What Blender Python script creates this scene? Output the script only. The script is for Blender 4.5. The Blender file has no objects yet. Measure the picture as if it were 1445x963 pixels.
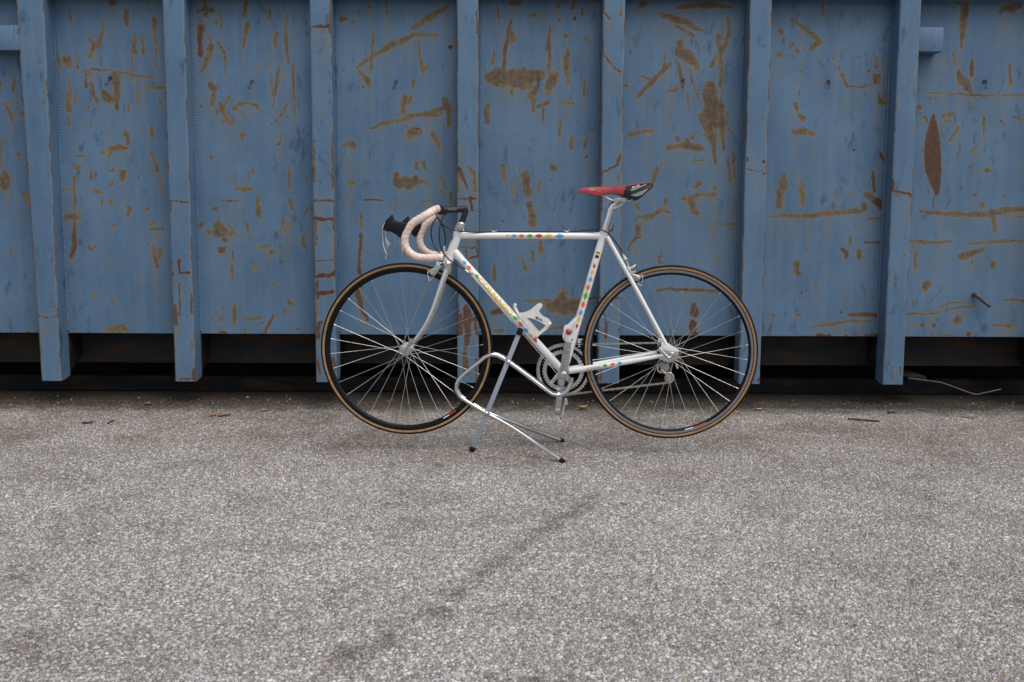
import bpy, bmesh, math, random
import numpy as np
from mathutils import Vector, Matrix

random.seed(7)
np.random.seed(7)
R = math.radians
scene = bpy.context.scene
col = scene.collection

# ------------------------------------------------------------------ camera, sky, sun, exposure
PW, PH = 1445.0, 963.0                 # size of the photograph the measurements below were taken in
FPX = 1405.0
CAM_H, PITCH, ROLL = 0.8635, 6.4, 0.25
cam_data = bpy.data.cameras.new('camera')
cam_data.sensor_width = 36.0
cam_data.lens = 36.0 * FPX / PW
cam_data.clip_start = 0.05
cam_data.clip_end = 2000
cam_data.dof.use_dof = True
cam_data.dof.focus_distance = 3.8
cam_data.dof.aperture_fstop = 11.0
camera = bpy.data.objects.new('camera', cam_data)
col.objects.link(camera)
CAM_ROT = Matrix.Rotation(R(90 - PITCH), 3, 'X') @ Matrix.Rotation(R(ROLL), 3, 'Z')
CAM_POS = Vector((0, 0, CAM_H))
camera.matrix_world = Matrix.Translation(CAM_POS) @ CAM_ROT.to_4x4()
scene.camera = camera

SUN_EL, SUN_AZ = 61.0, 40.0            # sun behind and to the right of the camera, veiled by cloud
world = bpy.data.worlds.new('World')
scene.world = world
world.use_nodes = True
wn, wl = world.node_tree.nodes, world.node_tree.links
wn.clear()
sky = wn.new('ShaderNodeTexSky')
sky.sky_type = 'NISHITA'
sky.sun_disc = False
sky.sun_elevation = R(SUN_EL)
sky.sun_rotation = R(180 - SUN_AZ)
sky.air_density = 1.0
sky.dust_density = 3.0
sky.ozone_density = 1.0
hsv = wn.new('ShaderNodeHueSaturation')
hsv.inputs['Saturation'].default_value = 0.42      # cloud cover greys the sky
bg = wn.new('ShaderNodeBackground')
bg.inputs['Strength'].default_value = 0.10
wo = wn.new('ShaderNodeOutputWorld')
wl.new(sky.outputs[0], hsv.inputs['Color'])
wl.new(hsv.outputs[0], bg.inputs['Color'])
wl.new(bg.outputs[0], wo.inputs['Surface'])

sd = bpy.data.lights.new('sun', 'SUN')
sd.energy = 1.5
sd.angle = R(62)
sd.color = (1.0, 0.99, 0.975)
sun = bpy.data.objects.new('sun', sd)
col.objects.link(sun)
_sd = Vector((math.sin(R(SUN_AZ)) * math.cos(R(SUN_EL)), -math.cos(R(SUN_AZ)) * math.cos(R(SUN_EL)), math.sin(R(SUN_EL))))
sun.rotation_euler = _sd.to_track_quat('Z', 'Y').to_euler()
sun.location = _sd * 20

scene.view_settings.view_transform = 'Standard'
scene.view_settings.look = 'None'
scene.view_settings.gamma = 1.0
scene.view_settings.exposure = 0.50
scene.view_settings.use_curve_mapping = False
scene.cycles.use_denoising = True
scene.cycles.denoiser = 'OPENIMAGEDENOISE'
scene.cycles.max_bounces = 8
scene.cycles.sample_clamp_indirect = 6.0

# ------------------------------------------------------------------ measuring helpers (photo position -> place on a known plane)
def ray(px, py):
    return CAM_ROT @ Vector(((px - PW / 2) / FPX, -(py - PH / 2) / FPX, -1.0))

def on_plane_y(px, py, Y):
    d = ray(px, py)
    return CAM_POS + d * (Y / d.y)

def on_ground(px, py, z=0.0):
    d = ray(px, py)
    return CAM_POS + d * ((z - CAM_H) / d.z)

BIKE_A = R(2.3)
BU = Vector((math.cos(BIKE_A), -math.sin(BIKE_A), 0))     # along the bicycle, towards its rear
BN = Vector((-math.sin(BIKE_A), -math.cos(BIKE_A), 0))    # out of its left side, towards the camera
BC = Vector((0.0, 3.83, 0.0))
UP = Vector((0, 0, 1))

def P(px, py, lat=0.0):
    d = ray(px, py)
    t = ((BC - CAM_POS).dot(BN) + lat) / d.dot(BN)
    return CAM_POS + d * t

def Z(ox, oy, s):
    """read-off in an enlarged cut-out of the photograph"""
    return lambda x, y, lat=0.0: P(ox + x / s, oy + y / s, lat)

def mirror(p):
    lat = (p - BC).dot(BN)
    return p - BN * (2 * lat)

# ------------------------------------------------------------------ materials
def new_mat(name):
    m = bpy.data.materials.new(name)
    m.use_nodes = True
    nt = m.node_tree
    b = nt.nodes['Principled BSDF']
    return m, nt, b

def srgb(r, g, b):
    f = lambda c: (c / 255 / 12.92) if c / 255 <= 0.04045 else ((c / 255 + 0.055) / 1.055) ** 2.4
    return (f(r), f(g), f(b), 1)

def simple(name, colr, rough=0.5, metal=0.0, coat=0.0, grime=0.0, gscale=60, bump=0.0, spec=0.5):
    m, nt, b = new_mat(name)
    c = colr if len(colr) == 4 else (*colr, 1)
    b.inputs['Base Color'].default_value = c
    b.inputs['Roughness'].default_value = rough
    b.inputs['Metallic'].default_value = metal
    b.inputs['Coat Weight'].default_value = coat
    b.inputs['Specular IOR Level'].default_value = spec
    if grime or bump:
        tc = nt.nodes.new('ShaderNodeTexCoord')
        n = nt.nodes.new('ShaderNodeTexNoise')
        n.inputs['Scale'].default_value = gscale
        n.inputs['Detail'].default_value = 6
        nt.links.new(tc.outputs['Object'], n.inputs['Vector'])
        if grime:
            rp = nt.nodes.new('ShaderNodeValToRGB')
            rp.color_ramp.elements[0].position = 0.35
            rp.color_ramp.elements[1].position = 0.7
            rp.color_ramp.elements[0].color = tuple(v * (1 - grime) for v in c[:3]) + (1,)
            rp.color_ramp.elements[1].color = c
            nt.links.new(n.outputs['Fac'], rp.inputs['Fac'])
            nt.links.new(rp.outputs['Color'], b.inputs['Base Color'])
            mr = nt.nodes.new('ShaderNodeMapRange')
            mr.inputs['To Min'].default_value = min(1, rough + 0.15)
            mr.inputs['To Max'].default_value = max(0.03, rough - 0.05)
            nt.links.new(n.outputs['Fac'], mr.inputs['Value'])
            nt.links.new(mr.outputs[0], b.inputs['Roughness'])
        if bump:
            bp = nt.nodes.new('ShaderNodeBump')
            bp.inputs['Strength'].default_value = bump
            bp.inputs['Distance'].default_value = 0.002
            nt.links.new(n.outputs['Fac'], bp.inputs['Height'])
            nt.links.new(bp.outputs[0], b.inputs['Normal'])
    return m

M = {}
M['white_paint'] = simple('white_paint', (0.77, 0.77, 0.755), 0.12, coat=0.7, grime=0.06, gscale=25)
M['white_plastic'] = simple('white_plastic', (0.74, 0.72, 0.65), 0.38, grime=0.12, gscale=40)
M['pedal_white'] = simple('pedal_white', (0.72, 0.71, 0.70), 0.35, grime=0.2, gscale=80)
M['chrome'] = simple('chrome', (0.76, 0.76, 0.76), 0.05, 1.0)
M['alloy'] = simple('alloy', (0.72, 0.72, 0.72), 0.16, 1.0, grime=0.2, gscale=60)
M['dull_alloy'] = simple('dull_alloy', (0.66, 0.65, 0.64), 0.28, 1.0, grime=0.3, gscale=70)
M['steel'] = simple('steel', (0.62, 0.61, 0.58), 0.35, 1.0)
M['sprocket_steel'] = simple('sprocket_steel', (0.13, 0.12, 0.11), 0.4, 0.9, grime=0.5, gscale=120)
M['spoke'] = simple('spoke', (0.62, 0.61, 0.58), 0.36, 1.0)
M['chain'] = simple('chain', (0.50, 0.45, 0.38), 0.45, 0.8, grime=0.4, gscale=200)
M['black_rubber'] = simple('black_rubber', (0.007, 0.007, 0.008), 0.6, grime=0.3, gscale=80, spec=0.2)
M['tread'] = simple('tread', (0.008, 0.008, 0.009), 0.7, grime=0.3, gscale=90, spec=0.15)
M['gum'] = simple('gum', (0.36, 0.20, 0.085), 0.7, grime=0.3, gscale=60, bump=0.2)
M['rim_black'] = simple('rim_black', (0.005, 0.005, 0.006), 0.22, 0.0, grime=0.2, gscale=50, spec=0.22)
M['rim_grey'] = simple('rim_grey', (0.28, 0.28, 0.31), 0.35, 0.9)
M['black_paint'] = simple('black_paint', (0.014, 0.014, 0.018), 0.32, grime=0.2, gscale=60)
M['hood'] = simple('hood', (0.009, 0.010, 0.013), 0.6, grime=0.2, gscale=60, spec=0.22)
M['cable'] = simple('cable', (0.012, 0.012, 0.013), 0.4)
M['red_leather'] = simple('red_leather', (0.38, 0.035, 0.04), 0.36, grime=0.35, gscale=35, bump=0.15)
M['black_leather'] = simple('black_leather', (0.007, 0.007, 0.008), 0.5, bump=0.2, gscale=200, spec=0.3)
M['grey_patch'] = simple('grey_patch', (0.20, 0.20, 0.21), 0.45)
M['red_plastic'] = simple('red_plastic', (0.38, 0.03, 0.03), 0.25, coat=0.4)
M['grey_enamel'] = simple('grey_enamel', (0.30, 0.33, 0.40), 0.38, grime=0.15, gscale=40)
M['decal_yellow'] = simple('decal_yellow', (0.72, 0.45, 0.03), 0.3)
M['decal_blue'] = simple('decal_blue', (0.05, 0.34, 0.72), 0.3)
M['decal_orange'] = simple('decal_orange', (0.78, 0.13, 0.03), 0.3)
M['decal_green'] = simple('decal_green', (0.10, 0.36, 0.03), 0.3)
M['decal_red'] = simple('decal_red', (0.62, 0.03, 0.035), 0.3)
M['decal_black'] = simple('decal_black', (0.015, 0.015, 0.017), 0.3)
M['decal_grey'] = simple('decal_grey', (0.22, 0.22, 0.23), 0.3)
M['decal_white'] = simple('decal_white', (0.7, 0.7, 0.7), 0.35)
M['decal_purple'] = simple('decal_purple', (0.10, 0.04, 0.28), 0.3)
M['leaf_orange'] = simple('leaf_orange', (0.42, 0.15, 0.05), 0.7, grime=0.4, gscale=90)
M['leaf_yellow'] = simple('leaf_yellow', (0.42, 0.32, 0.15), 0.7, grime=0.4, gscale=90)
M['bark'] = simple('bark', (0.05, 0.042, 0.035), 0.85, grime=0.4, gscale=90)
M['pale_twig'] = simple('pale_twig', (0.30, 0.27, 0.2), 0.8, grime=0.4, gscale=90)
M['moss'] = simple('moss', (0.035, 0.05, 0.018), 0.9)
M['rusty_steel'] = simple('rusty_steel', (0.10, 0.088, 0.085), 0.55, 0.3, grime=0.5, gscale=60)
M['washer'] = simple('washer', (0.50, 0.52, 0.58), 0.45, 0.5)

# handlebar tape: pale pink leather with worn wrap edges
def tape_mat():
    m, nt, b = new_mat('bar_tape')
    tc = nt.nodes.new('ShaderNodeTexCoord')
    n = nt.nodes.new('ShaderNodeTexNoise'); n.inputs['Scale'].default_value = 55; n.inputs['Detail'].default_value = 6
    rp = nt.nodes.new('ShaderNodeValToRGB')
    rp.color_ramp.elements[0].position = 0.3; rp.color_ramp.elements[0].color = (0.60, 0.46, 0.38, 1)
    rp.color_ramp.elements[1].position = 0.65; rp.color_ramp.elements[1].color = (0.76, 0.63, 0.55, 1)
    at = nt.nodes.new('ShaderNodeAttribute'); at.attribute_name = 'seam'
    mx = nt.nodes.new('ShaderNodeMix'); mx.data_type = 'RGBA'
    mx.inputs[7].default_value = (0.58, 0.30, 0.25, 1)
    mm = nt.nodes.new('ShaderNodeMath'); mm.operation = 'MULTIPLY'
    n2 = nt.nodes.new('ShaderNodeTexNoise'); n2.inputs['Scale'].default_value = 25
    mr = nt.nodes.new('ShaderNodeMapRange'); mr.inputs['From Min'].default_value = 0.38; mr.inputs['From Max'].default_value = 0.6
    L = nt.links.new
    L(tc.outputs['Object'], n.inputs['Vector']); L(tc.outputs['Object'], n2.inputs['Vector'])
    L(n.outputs['Fac'], rp.inputs['Fac']); L(rp.outputs['Color'], mx.inputs[6])
    L(n2.outputs['Fac'], mr.inputs['Value'])
    L(at.outputs['Fac'], mm.inputs[0]); L(mr.outputs[0], mm.inputs[1])
    L(mm.outputs[0], mx.inputs[0]); L(mx.outputs[2], b.inputs['Base Color'])
    b.inputs['Roughness'].default_value = 0.55
    return m
M['bar_tape'] = tape_mat()

# container paint: chalky blue with rust where the paint has been knocked off
def container_mat():
    m, nt, b = new_mat('container_paint')
    N, L = nt.nodes.new, nt.links.new
    def noise(scale, detail=6, vec=None, rough=0.55):
        n = N('ShaderNodeTexNoise'); n.inputs['Scale'].default_value = scale
        n.inputs['Detail'].default_value = detail; n.inputs['Roughness'].default_value = rough
        L(vec, n.inputs['Vector']); return n.outputs['Fac']
    def mrange(v, a, bb, c=0.0, d=1.0):
        n = N('ShaderNodeMapRange'); n.inputs['From Min'].default_value = a; n.inputs['From Max'].default_value = bb
        n.inputs['To Min'].default_value = c; n.inputs['To Max'].default_value = d; L(v, n.inputs['Value']); return n.outputs[0]
    def math_(op, a, bb=None):
        n = N('ShaderNodeMath'); n.operation = op
        for k, v in ((0, a), (1, bb)):
            if v is None: continue
            if isinstance(v, (int, float)): n.inputs[k].default_value = v
            else: L(v, n.inputs[k])
        return n.outputs[0]
    def mix(f, a, bb):
        n = N('ShaderNodeMix'); n.data_type = 'RGBA'
        if isinstance(f, (int, float)): n.inputs[0].default_value = f
        else: L(f, n.inputs[0])
        for k, v in ((6, a), (7, bb)):
            if isinstance(v, tuple): n.inputs[k].default_value = v
            else: L(v, n.inputs[k])
        return n.outputs[2]
    geo = N('ShaderNodeNewGeometry'); pos = geo.outputs['Position']
    mp = N('ShaderNodeMapping'); mp.inputs['Scale'].default_value = (1, 1, 0.06); L(pos, mp.inputs['Vector'])
    mpb = N('ShaderNodeMapping'); mpb.inputs['Scale'].default_value = (1, 1, 0.25); L(pos, mpb.inputs['Vector'])
    at = N('ShaderNodeAttribute'); at.attribute_name = 'rust'
    tone = N('ShaderNodeAttribute'); tone.attribute_name = 'tone'
    drip = N('ShaderNodeAttribute'); drip.attribute_name = 'drip'
    blue = mix(mrange(noise(2.6, 7, pos, 0.65), 0.32, 0.68), (0.066, 0.130, 0.216, 1), (0.098, 0.174, 0.272, 1))
    blue = mix(mrange(noise(26, 4, mp.outputs[0]), 0.45, 0.75, 0, 0.55), blue, (0.13, 0.182, 0.245, 1))      # chalky run-off streaks
    blue = mix(mrange(noise(7, 6, mpb.outputs[0]), 0.55, 0.85, 0, 0.55), blue, (0.045, 0.085, 0.155, 1))    # touch-up paint clouds
    specks = mrange(noise(85, 2, pos), 0.70, 0.735)
    blue = mix(math_('MULTIPLY', specks, 0.8), blue, (0.02, 0.035, 0.065, 1))
    scr = N('ShaderNodeTexVoronoi'); scr.feature = 'F1'; scr.inputs['Scale'].default_value = 13
    mp2 = N('ShaderNodeMapping'); mp2.inputs['Rotation'].default_value = (0, 0.5, 0); mp2.inputs['Scale'].default_value = (1.0, 1.0, 0.3)
    nv = N('ShaderNodeTexNoise'); nv.inputs['Scale'].default_value = 9; L(pos, nv.inputs['Vector'])
    add = N('ShaderNodeVectorMath'); add.operation = 'ADD'; L(pos, add.inputs[0])
    scl = N('ShaderNodeVectorMath'); scl.operation = 'SCALE'; scl.inputs['Scale'].default_value = 0.06; L(nv.outputs['Color'], scl.inputs[0])
    L(scl.outputs[0], add.inputs[1]); L(add.outputs[0], mp2.inputs['Vector']); L(mp2.outputs[0], scr.inputs['Vector'])
    # dark brush marks of touch-up paint and pale faint scratches
    mps = N('ShaderNodeMapping'); mps.inputs['Scale'].default_value = (2.2, 1, 0.8); mps.inputs['Rotation'].default_value = (0, 0.7, 0); L(add.outputs[0], mps.inputs['Vector'])
    smudge = math_('MULTIPLY', mrange(noise(13, 5, mps.outputs[0], 0.6), 0.57, 0.66), mrange(noise(2.7, 2, pos), 0.47, 0.58))
    blue = mix(math_('MULTIPLY', smudge, 0.75), blue, (0.038, 0.072, 0.125, 1))
    mpl = N('ShaderNodeMapping'); mpl.inputs['Scale'].default_value = (9, 1, 0.55); mpl.inputs['Rotation'].default_value = (0, -0.35, 0); L(add.outputs[0], mpl.inputs['Vector'])
    scratch = math_('MULTIPLY', mrange(noise(11, 2, mpl.outputs[0]), 0.69, 0.73), mrange(noise(4, 2, pos), 0.50, 0.60))
    blue = mix(math_('MULTIPLY', scratch, 0.6), blue, (0.22, 0.25, 0.27, 1))
    # small random chips
    chipv = N('ShaderNodeTexVoronoi'); chipv.inputs['Scale'].default_value = 21; L(mp2.outputs[0], chipv.inputs['Vector'])
    sepc = N('ShaderNodeSeparateColor'); L(chipv.outputs['Color'], sepc.inputs[0])
    chipsel = math_('GREATER_THAN', sepc.outputs[0], 0.76)
    chip = math_('MULTIPLY', chipsel, math_('SUBTRACT', math_('MULTIPLY', sepc.outputs[1], 0.16), chipv.outputs['Distance']))
    chipd = math_('MULTIPLY', chip, 0.045)
    chipd = math_('ADD', chipd, math_('MULTIPLY', math_('SUBTRACT', chipsel, 1.0), 0.05))
    # edge noise makes the drawn chips ragged
    e1 = math_('MULTIPLY', math_('SUBTRACT', noise(85, 6, pos, 0.75), 0.5), 0.021)
    e2 = math_('MULTIPLY', math_('SUBTRACT', noise(230, 3, pos, 0.6), 0.5), 0.008)
    dist = math_('ADD', math_('ADD', math_('SUBTRACT', at.outputs['Fac'], 0.05), e1), e2)
    dist = math_('MAXIMUM', dist, math_('ADD', chipd, e2))
    halo = mrange(dist, -0.0075, 0.0, 0, 0.50)
    core = mrange(dist, -0.0018, 0.0024)
    deep = mrange(dist, 0.0015, 0.009)
    dripf = math_('MULTIPLY', mrange(drip.outputs['Fac'], 0.0, 1.0, 0, 0.72), mrange(noise(30, 4, mp.outputs[0]), 0.42, 0.66))
    c = mix(dripf, blue, (0.150, 0.150, 0.130, 1))
    c = mix(halo, c, (0.180, 0.182, 0.150, 1))
    tan1 = mix(mrange(noise(28, 6, pos), 0.32, 0.68), (0.100, 0.074, 0.042, 1), (0.170, 0.128, 0.068, 1))
    tan2 = mix(mrange(noise(60, 6, mpb.outputs[0]), 0.35, 0.7), (0.165, 0.124, 0.082, 1), (0.082, 0.058, 0.045, 1))
    tan = mix(deep, tan1, tan2)
    tan = mix(mrange(noise(5.5, 3, pos), 0.42, 0.60, 0, 0.65), tan, mix(mrange(noise(40, 6, mpb.outputs[0], 0.7), 0.35, 0.65), (0.105, 0.074, 0.048, 1), (0.255, 0.195, 0.105, 1)))
    tan = mix(mrange(dist, 0.0075, 0.016, 0, 0.6), tan, mix(mrange(noise(55, 6, pos, 0.7), 0.4, 0.62), (0.060, 0.040, 0.032, 1), (0.150, 0.112, 0.074, 1)))
    red = mix(mrange(noise(45, 6, pos), 0.3, 0.7), (0.052, 0.021, 0.017, 1), (0.115, 0.042, 0.027, 1))
    rust = mix(tone.outputs['Fac'], tan, red)
    rust = mix(mrange(noise(120, 4, pos), 0.60, 0.72, 0, 0.8), rust, (0.055, 0.036, 0.028, 1))
    mph = N('ShaderNodeMapping'); mph.inputs['Scale'].default_value = (0.22, 1, 1.3); mph.inputs['Rotation'].default_value = (0, 0.15, 0); L(pos, mph.inputs['Vector'])
    rust = mix(mrange(noise(75, 5, mph.outputs[0], 0.7), 0.54, 0.68, 0, 0.8), rust, (0.052, 0.033, 0.026, 1))
    c = mix(core, c, rust)
    # grime scribbles
    L(c, b.inputs['Base Color'])
    L(mrange(core, 0, 1, 0.46, 0.85), b.inputs['Roughness'])
    b.inputs['Specular IOR Level'].default_value = 0.35
    h = math_('ADD', math_('MULTIPLY', core, -0.6), math_('MULTIPLY', noise(300, 3, pos), 0.25))
    h = math_('ADD', h, math_('MULTIPLY', math_('MULTIPLY', noise(90, 5, pos), core), 0.8))
    bp = N('ShaderNodeBump'); bp.inputs['Strength'].default_value = 0.5; bp.inputs['Distance'].default_value = 0.0015
    L(h, bp.inputs['Height']); L(bp.outputs[0], b.inputs['Normal'])
    return m
M['container'] = container_mat()

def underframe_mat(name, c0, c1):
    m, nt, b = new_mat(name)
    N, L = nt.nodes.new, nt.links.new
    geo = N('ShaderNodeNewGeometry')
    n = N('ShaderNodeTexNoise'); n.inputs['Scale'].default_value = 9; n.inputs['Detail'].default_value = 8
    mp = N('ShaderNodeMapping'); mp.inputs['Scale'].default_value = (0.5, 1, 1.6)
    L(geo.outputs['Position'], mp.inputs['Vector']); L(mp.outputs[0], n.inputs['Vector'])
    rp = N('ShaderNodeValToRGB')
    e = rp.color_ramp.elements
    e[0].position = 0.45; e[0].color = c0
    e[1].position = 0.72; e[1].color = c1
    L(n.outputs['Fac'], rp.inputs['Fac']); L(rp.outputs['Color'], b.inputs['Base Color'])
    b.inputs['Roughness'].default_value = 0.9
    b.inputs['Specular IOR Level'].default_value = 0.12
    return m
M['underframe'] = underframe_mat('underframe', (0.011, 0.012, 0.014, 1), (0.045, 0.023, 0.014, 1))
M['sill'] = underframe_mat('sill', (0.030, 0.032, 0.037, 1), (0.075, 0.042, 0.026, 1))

def ground_mats():
    # worn asphalt: pale crushed stone showing through grey binder
    m, nt, b = new_mat('asphalt')
    N, L = nt.nodes.new, nt.links.new
    geo = N('ShaderNodeNewGeometry'); pos = geo.outputs['Position']
    def noise(scale, detail=5, vec=None, rough=0.55):
        vec = pos if vec is None else vec
        n = N('ShaderNodeTexNoise'); n.inputs['Scale'].default_value = scale; n.inputs['Detail'].default_value = detail
        n.inputs['Roughness'].default_value = rough; L(vec, n.inputs['Vector']); return n.outputs['Fac']
    def mrange(v, a, bb, c=0.0, d=1.0):
        n = N('ShaderNodeMapRange'); n.inputs['From Min'].default_value = a; n.inputs['From Max'].default_value = bb
        n.inputs['To Min'].default_value = c; n.inputs['To Max'].default_value = d; L(v, n.inputs['Value']); return n.outputs[0]
    def mth(op, a, bb):
        n = N('ShaderNodeMath'); n.operation = op
        for k, v in ((0, a), (1, bb)):
            if isinstance(v, (int, float)): n.inputs[k].default_value = v
            else: L(v, n.inputs[k])
        return n.outputs[0]
    def mix(f, a, bb, bt='MIX'):
        n = N('ShaderNodeMix'); n.data_type = 'RGBA'; n.blend_type = bt
        if isinstance(f, (int, float)): n.inputs[0].default_value = f
        else: L(f, n.inputs[0])
        for k, v in ((6, a), (7, bb)):
            if isinstance(v, tuple): n.inputs[k].default_value = v
            else: L(v, n.inputs[k])
        return n.outputs[2]
    def stone_ramp(fac):
        rp = N('ShaderNodeValToRGB'); e = rp.color_ramp.elements
        cols = [(0.0, (0.13, 0.123, 0.116)), (0.12, (0.24, 0.226, 0.215)), (0.34, (0.36, 0.345, 0.332)),
                (0.62, (0.45, 0.436, 0.424)), (0.80, (0.55, 0.537, 0.526)), (0.88, (0.70, 0.69, 0.68)), (0.91, (0.50, 0.37, 0.25)), (0.95, (0.34, 0.27, 0.23)), (1.0, (0.56, 0.50, 0.41))]
        e[0].position, e[0].color = cols[0][0], (*cols[0][1], 1)
        e[1].position, e[1].color = cols[-1][0], (*cols[-1][1], 1)
        for p_, c_ in cols[1:-1]:
            k = e.new(p_); k.color = (*c_, 1)
        L(fac, rp.inputs['Fac']); return rp.outputs['Color']
    def stains_and_shade(c):
        # broad patchiness, brown dirt blown along the container, shade painted under its edge, the dark tar seam
        sx = N('ShaderNodeSeparateXYZ'); L(pos, sx.inputs[0])
        c = mix(mrange(noise(1.3, 5), 0.35, 0.7, 0, 0.6), c, (0.66, 0.63, 0.61, 1), 'MULTIPLY')
        c = mix(mrange(noise(4.3, 6, None, 0.6), 0.50, 0.68, 0, 0.7), c, (0.70, 0.67, 0.65, 1), 'MULTIPLY')
        band = mth('MULTIPLY', mrange(sx.outputs['Y'], 3.1, 4.1), mrange(noise(2.5, 5), 0.34, 0.66, 0.14, 0.58))
        c = mix(mth('MULTIPLY', band, 1.5), c, (0.66, 0.56, 0.48, 1), 'MULTIPLY')
        near = mrange(mth('ADD', sx.outputs['Y'], mth('MULTIPLY', noise(9, 5), 0.3)), 4.72, 4.98, 0, 0.95)  # dirt plus painted-in shade where the ground runs under the container
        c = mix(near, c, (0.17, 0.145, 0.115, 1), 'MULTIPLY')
        fray = mth('SUBTRACT', noise(11, 6, None, 0.7), 0.5)
        fine_fray = mth('SUBTRACT', noise(38, 5, None, 0.7), 0.5)
        for (x0, y0, x1, y1, w_, amp, dark) in ((850, 694, 480, 940, 0.052, 0.34, 0.60), (905, 737, 1045, 742, 0.004, 0.035, 0.8), (858, 727, 900, 732, 0.012, 0.06, 0.65),
                                             (940, 759, 1062, 764, 0.008, 0.07, 0.6), (1060, 842, 1110, 862, 0.018, 0.10, 0.6), (1165, 876, 1235, 890, 0.014, 0.10, 0.6), (1370, 880, 1395, 892, 0.014, 0.08, 0.65), (400, 725, 520, 731, 0.010, 0.08, 0.4)):
            a, bb = on_ground(x0, y0), on_ground(x1, y1)
            d = (bb - a).normalized(); nx, ny = -d.y, d.x
            dist = mth('ABSOLUTE', mth('SUBTRACT', mth('ADD', mth('MULTIPLY', sx.outputs['X'], nx), mth('MULTIPLY', sx.outputs['Y'], ny)), a.x * nx + a.y * ny), 0.0)
            wob = mth('ADD', dist, mth('MULTIPLY', fray if w_ > .03 else fine_fray, amp))
            along = mth('ADD', mth('MULTIPLY', sx.outputs['X'], d.x), mth('MULTIPLY', sx.outputs['Y'], d.y))
            t0 = a.x * d.x + a.y * d.y; t1 = bb.x * d.x + bb.y * d.y
            lim = mth('MULTIPLY', mrange(along, t0 - 0.03, t0 + 0.05), mrange(along, t1 + 0.05, t1 - 0.03))
            seam = mth('MULTIPLY', mrange(wob, w_, -w_ * 0.4, 0, dark), lim)
            c = mix(seam, c, (0.34, 0.32, 0.31, 1), 'MULTIPLY')
        spots = mrange(noise(8.5, 6, pos, 0.65), 0.62, 0.70, 0, 0.6)
        c = mix(spots, c, (0.34, 0.32, 0.31, 1), 'MULTIPLY')
        return c
    vor = N('ShaderNodeTexVoronoi'); vor.inputs['Scale'].default_value = 150; L(pos, vor.inputs['Vector'])
    sep = N('ShaderNodeSeparateColor'); L(vor.outputs['Color'], sep.inputs[0])
    vor2 = N('ShaderNodeTexVoronoi'); vor2.inputs['Scale'].default_value = 260; L(pos, vor2.inputs['Vector'])
    sep2 = N('ShaderNodeSeparateColor'); L(vor2.outputs['Color'], sep2.inputs[0])
    edge = N('ShaderNodeTexVoronoi'); edge.feature = 'DISTANCE_TO_EDGE'; edge.inputs['Scale'].default_value = 150; L(pos, edge.inputs['Vector'])
    c = mix(mrange(noise(35, 3), 0.42, 0.58), stone_ramp(sep.outputs[0]), stone_ramp(sep2.outputs[0]))
    c = mix(mrange(edge.outputs['Distance'], 0.16, 0.03, 0, 0.70), c, (0.095, 0.088, 0.082, 1))
    c = stains_and_shade(c)
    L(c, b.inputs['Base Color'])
    b.inputs['Roughness'].default_value = 0.85
    b.inputs['Specular IOR Level'].default_value = 0.3
    h = mth('ADD', mrange(edge.outputs['Distance'], 0.0, 0.25), mth('MULTIPLY', sep.outputs[1], 0.7))
    h = mth('ADD', h, mth('MULTIPLY', noise(400, 3), 0.4))
    bp = N('ShaderNodeBump'); bp.inputs['Strength'].default_value = 0.9; bp.inputs['Distance'].default_value = 0.0022
    L(h, bp.inputs['Height']); L(bp.outputs[0], b.inputs['Normal'])
    asphalt = m
    m, nt, b = new_mat('road_stone')
    N, L = nt.nodes.new, nt.links.new
    geo = N('ShaderNodeNewGeometry'); pos = geo.outputs['Position']
    c = stone_ramp(geo.outputs['Random Per Island'])
    fine = noise(350, 3, pos)
    c = mix(mrange(fine, 0.45, 0.75, 0, 0.25), c, (0.16, 0.15, 0.14, 1))
    c = stains_and_shade(c)
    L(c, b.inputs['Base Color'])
    b.inputs['Roughness'].default_value = 0.75
    b.inputs['Specular IOR Level'].default_value = 0.35
    return asphalt, m

# closures above use the node tree current when called, so build the two trees one after the other
def build_ground_materials():
    src = ground_mats
    return src()
M['asphalt'], M['stone'] = None, None

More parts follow.
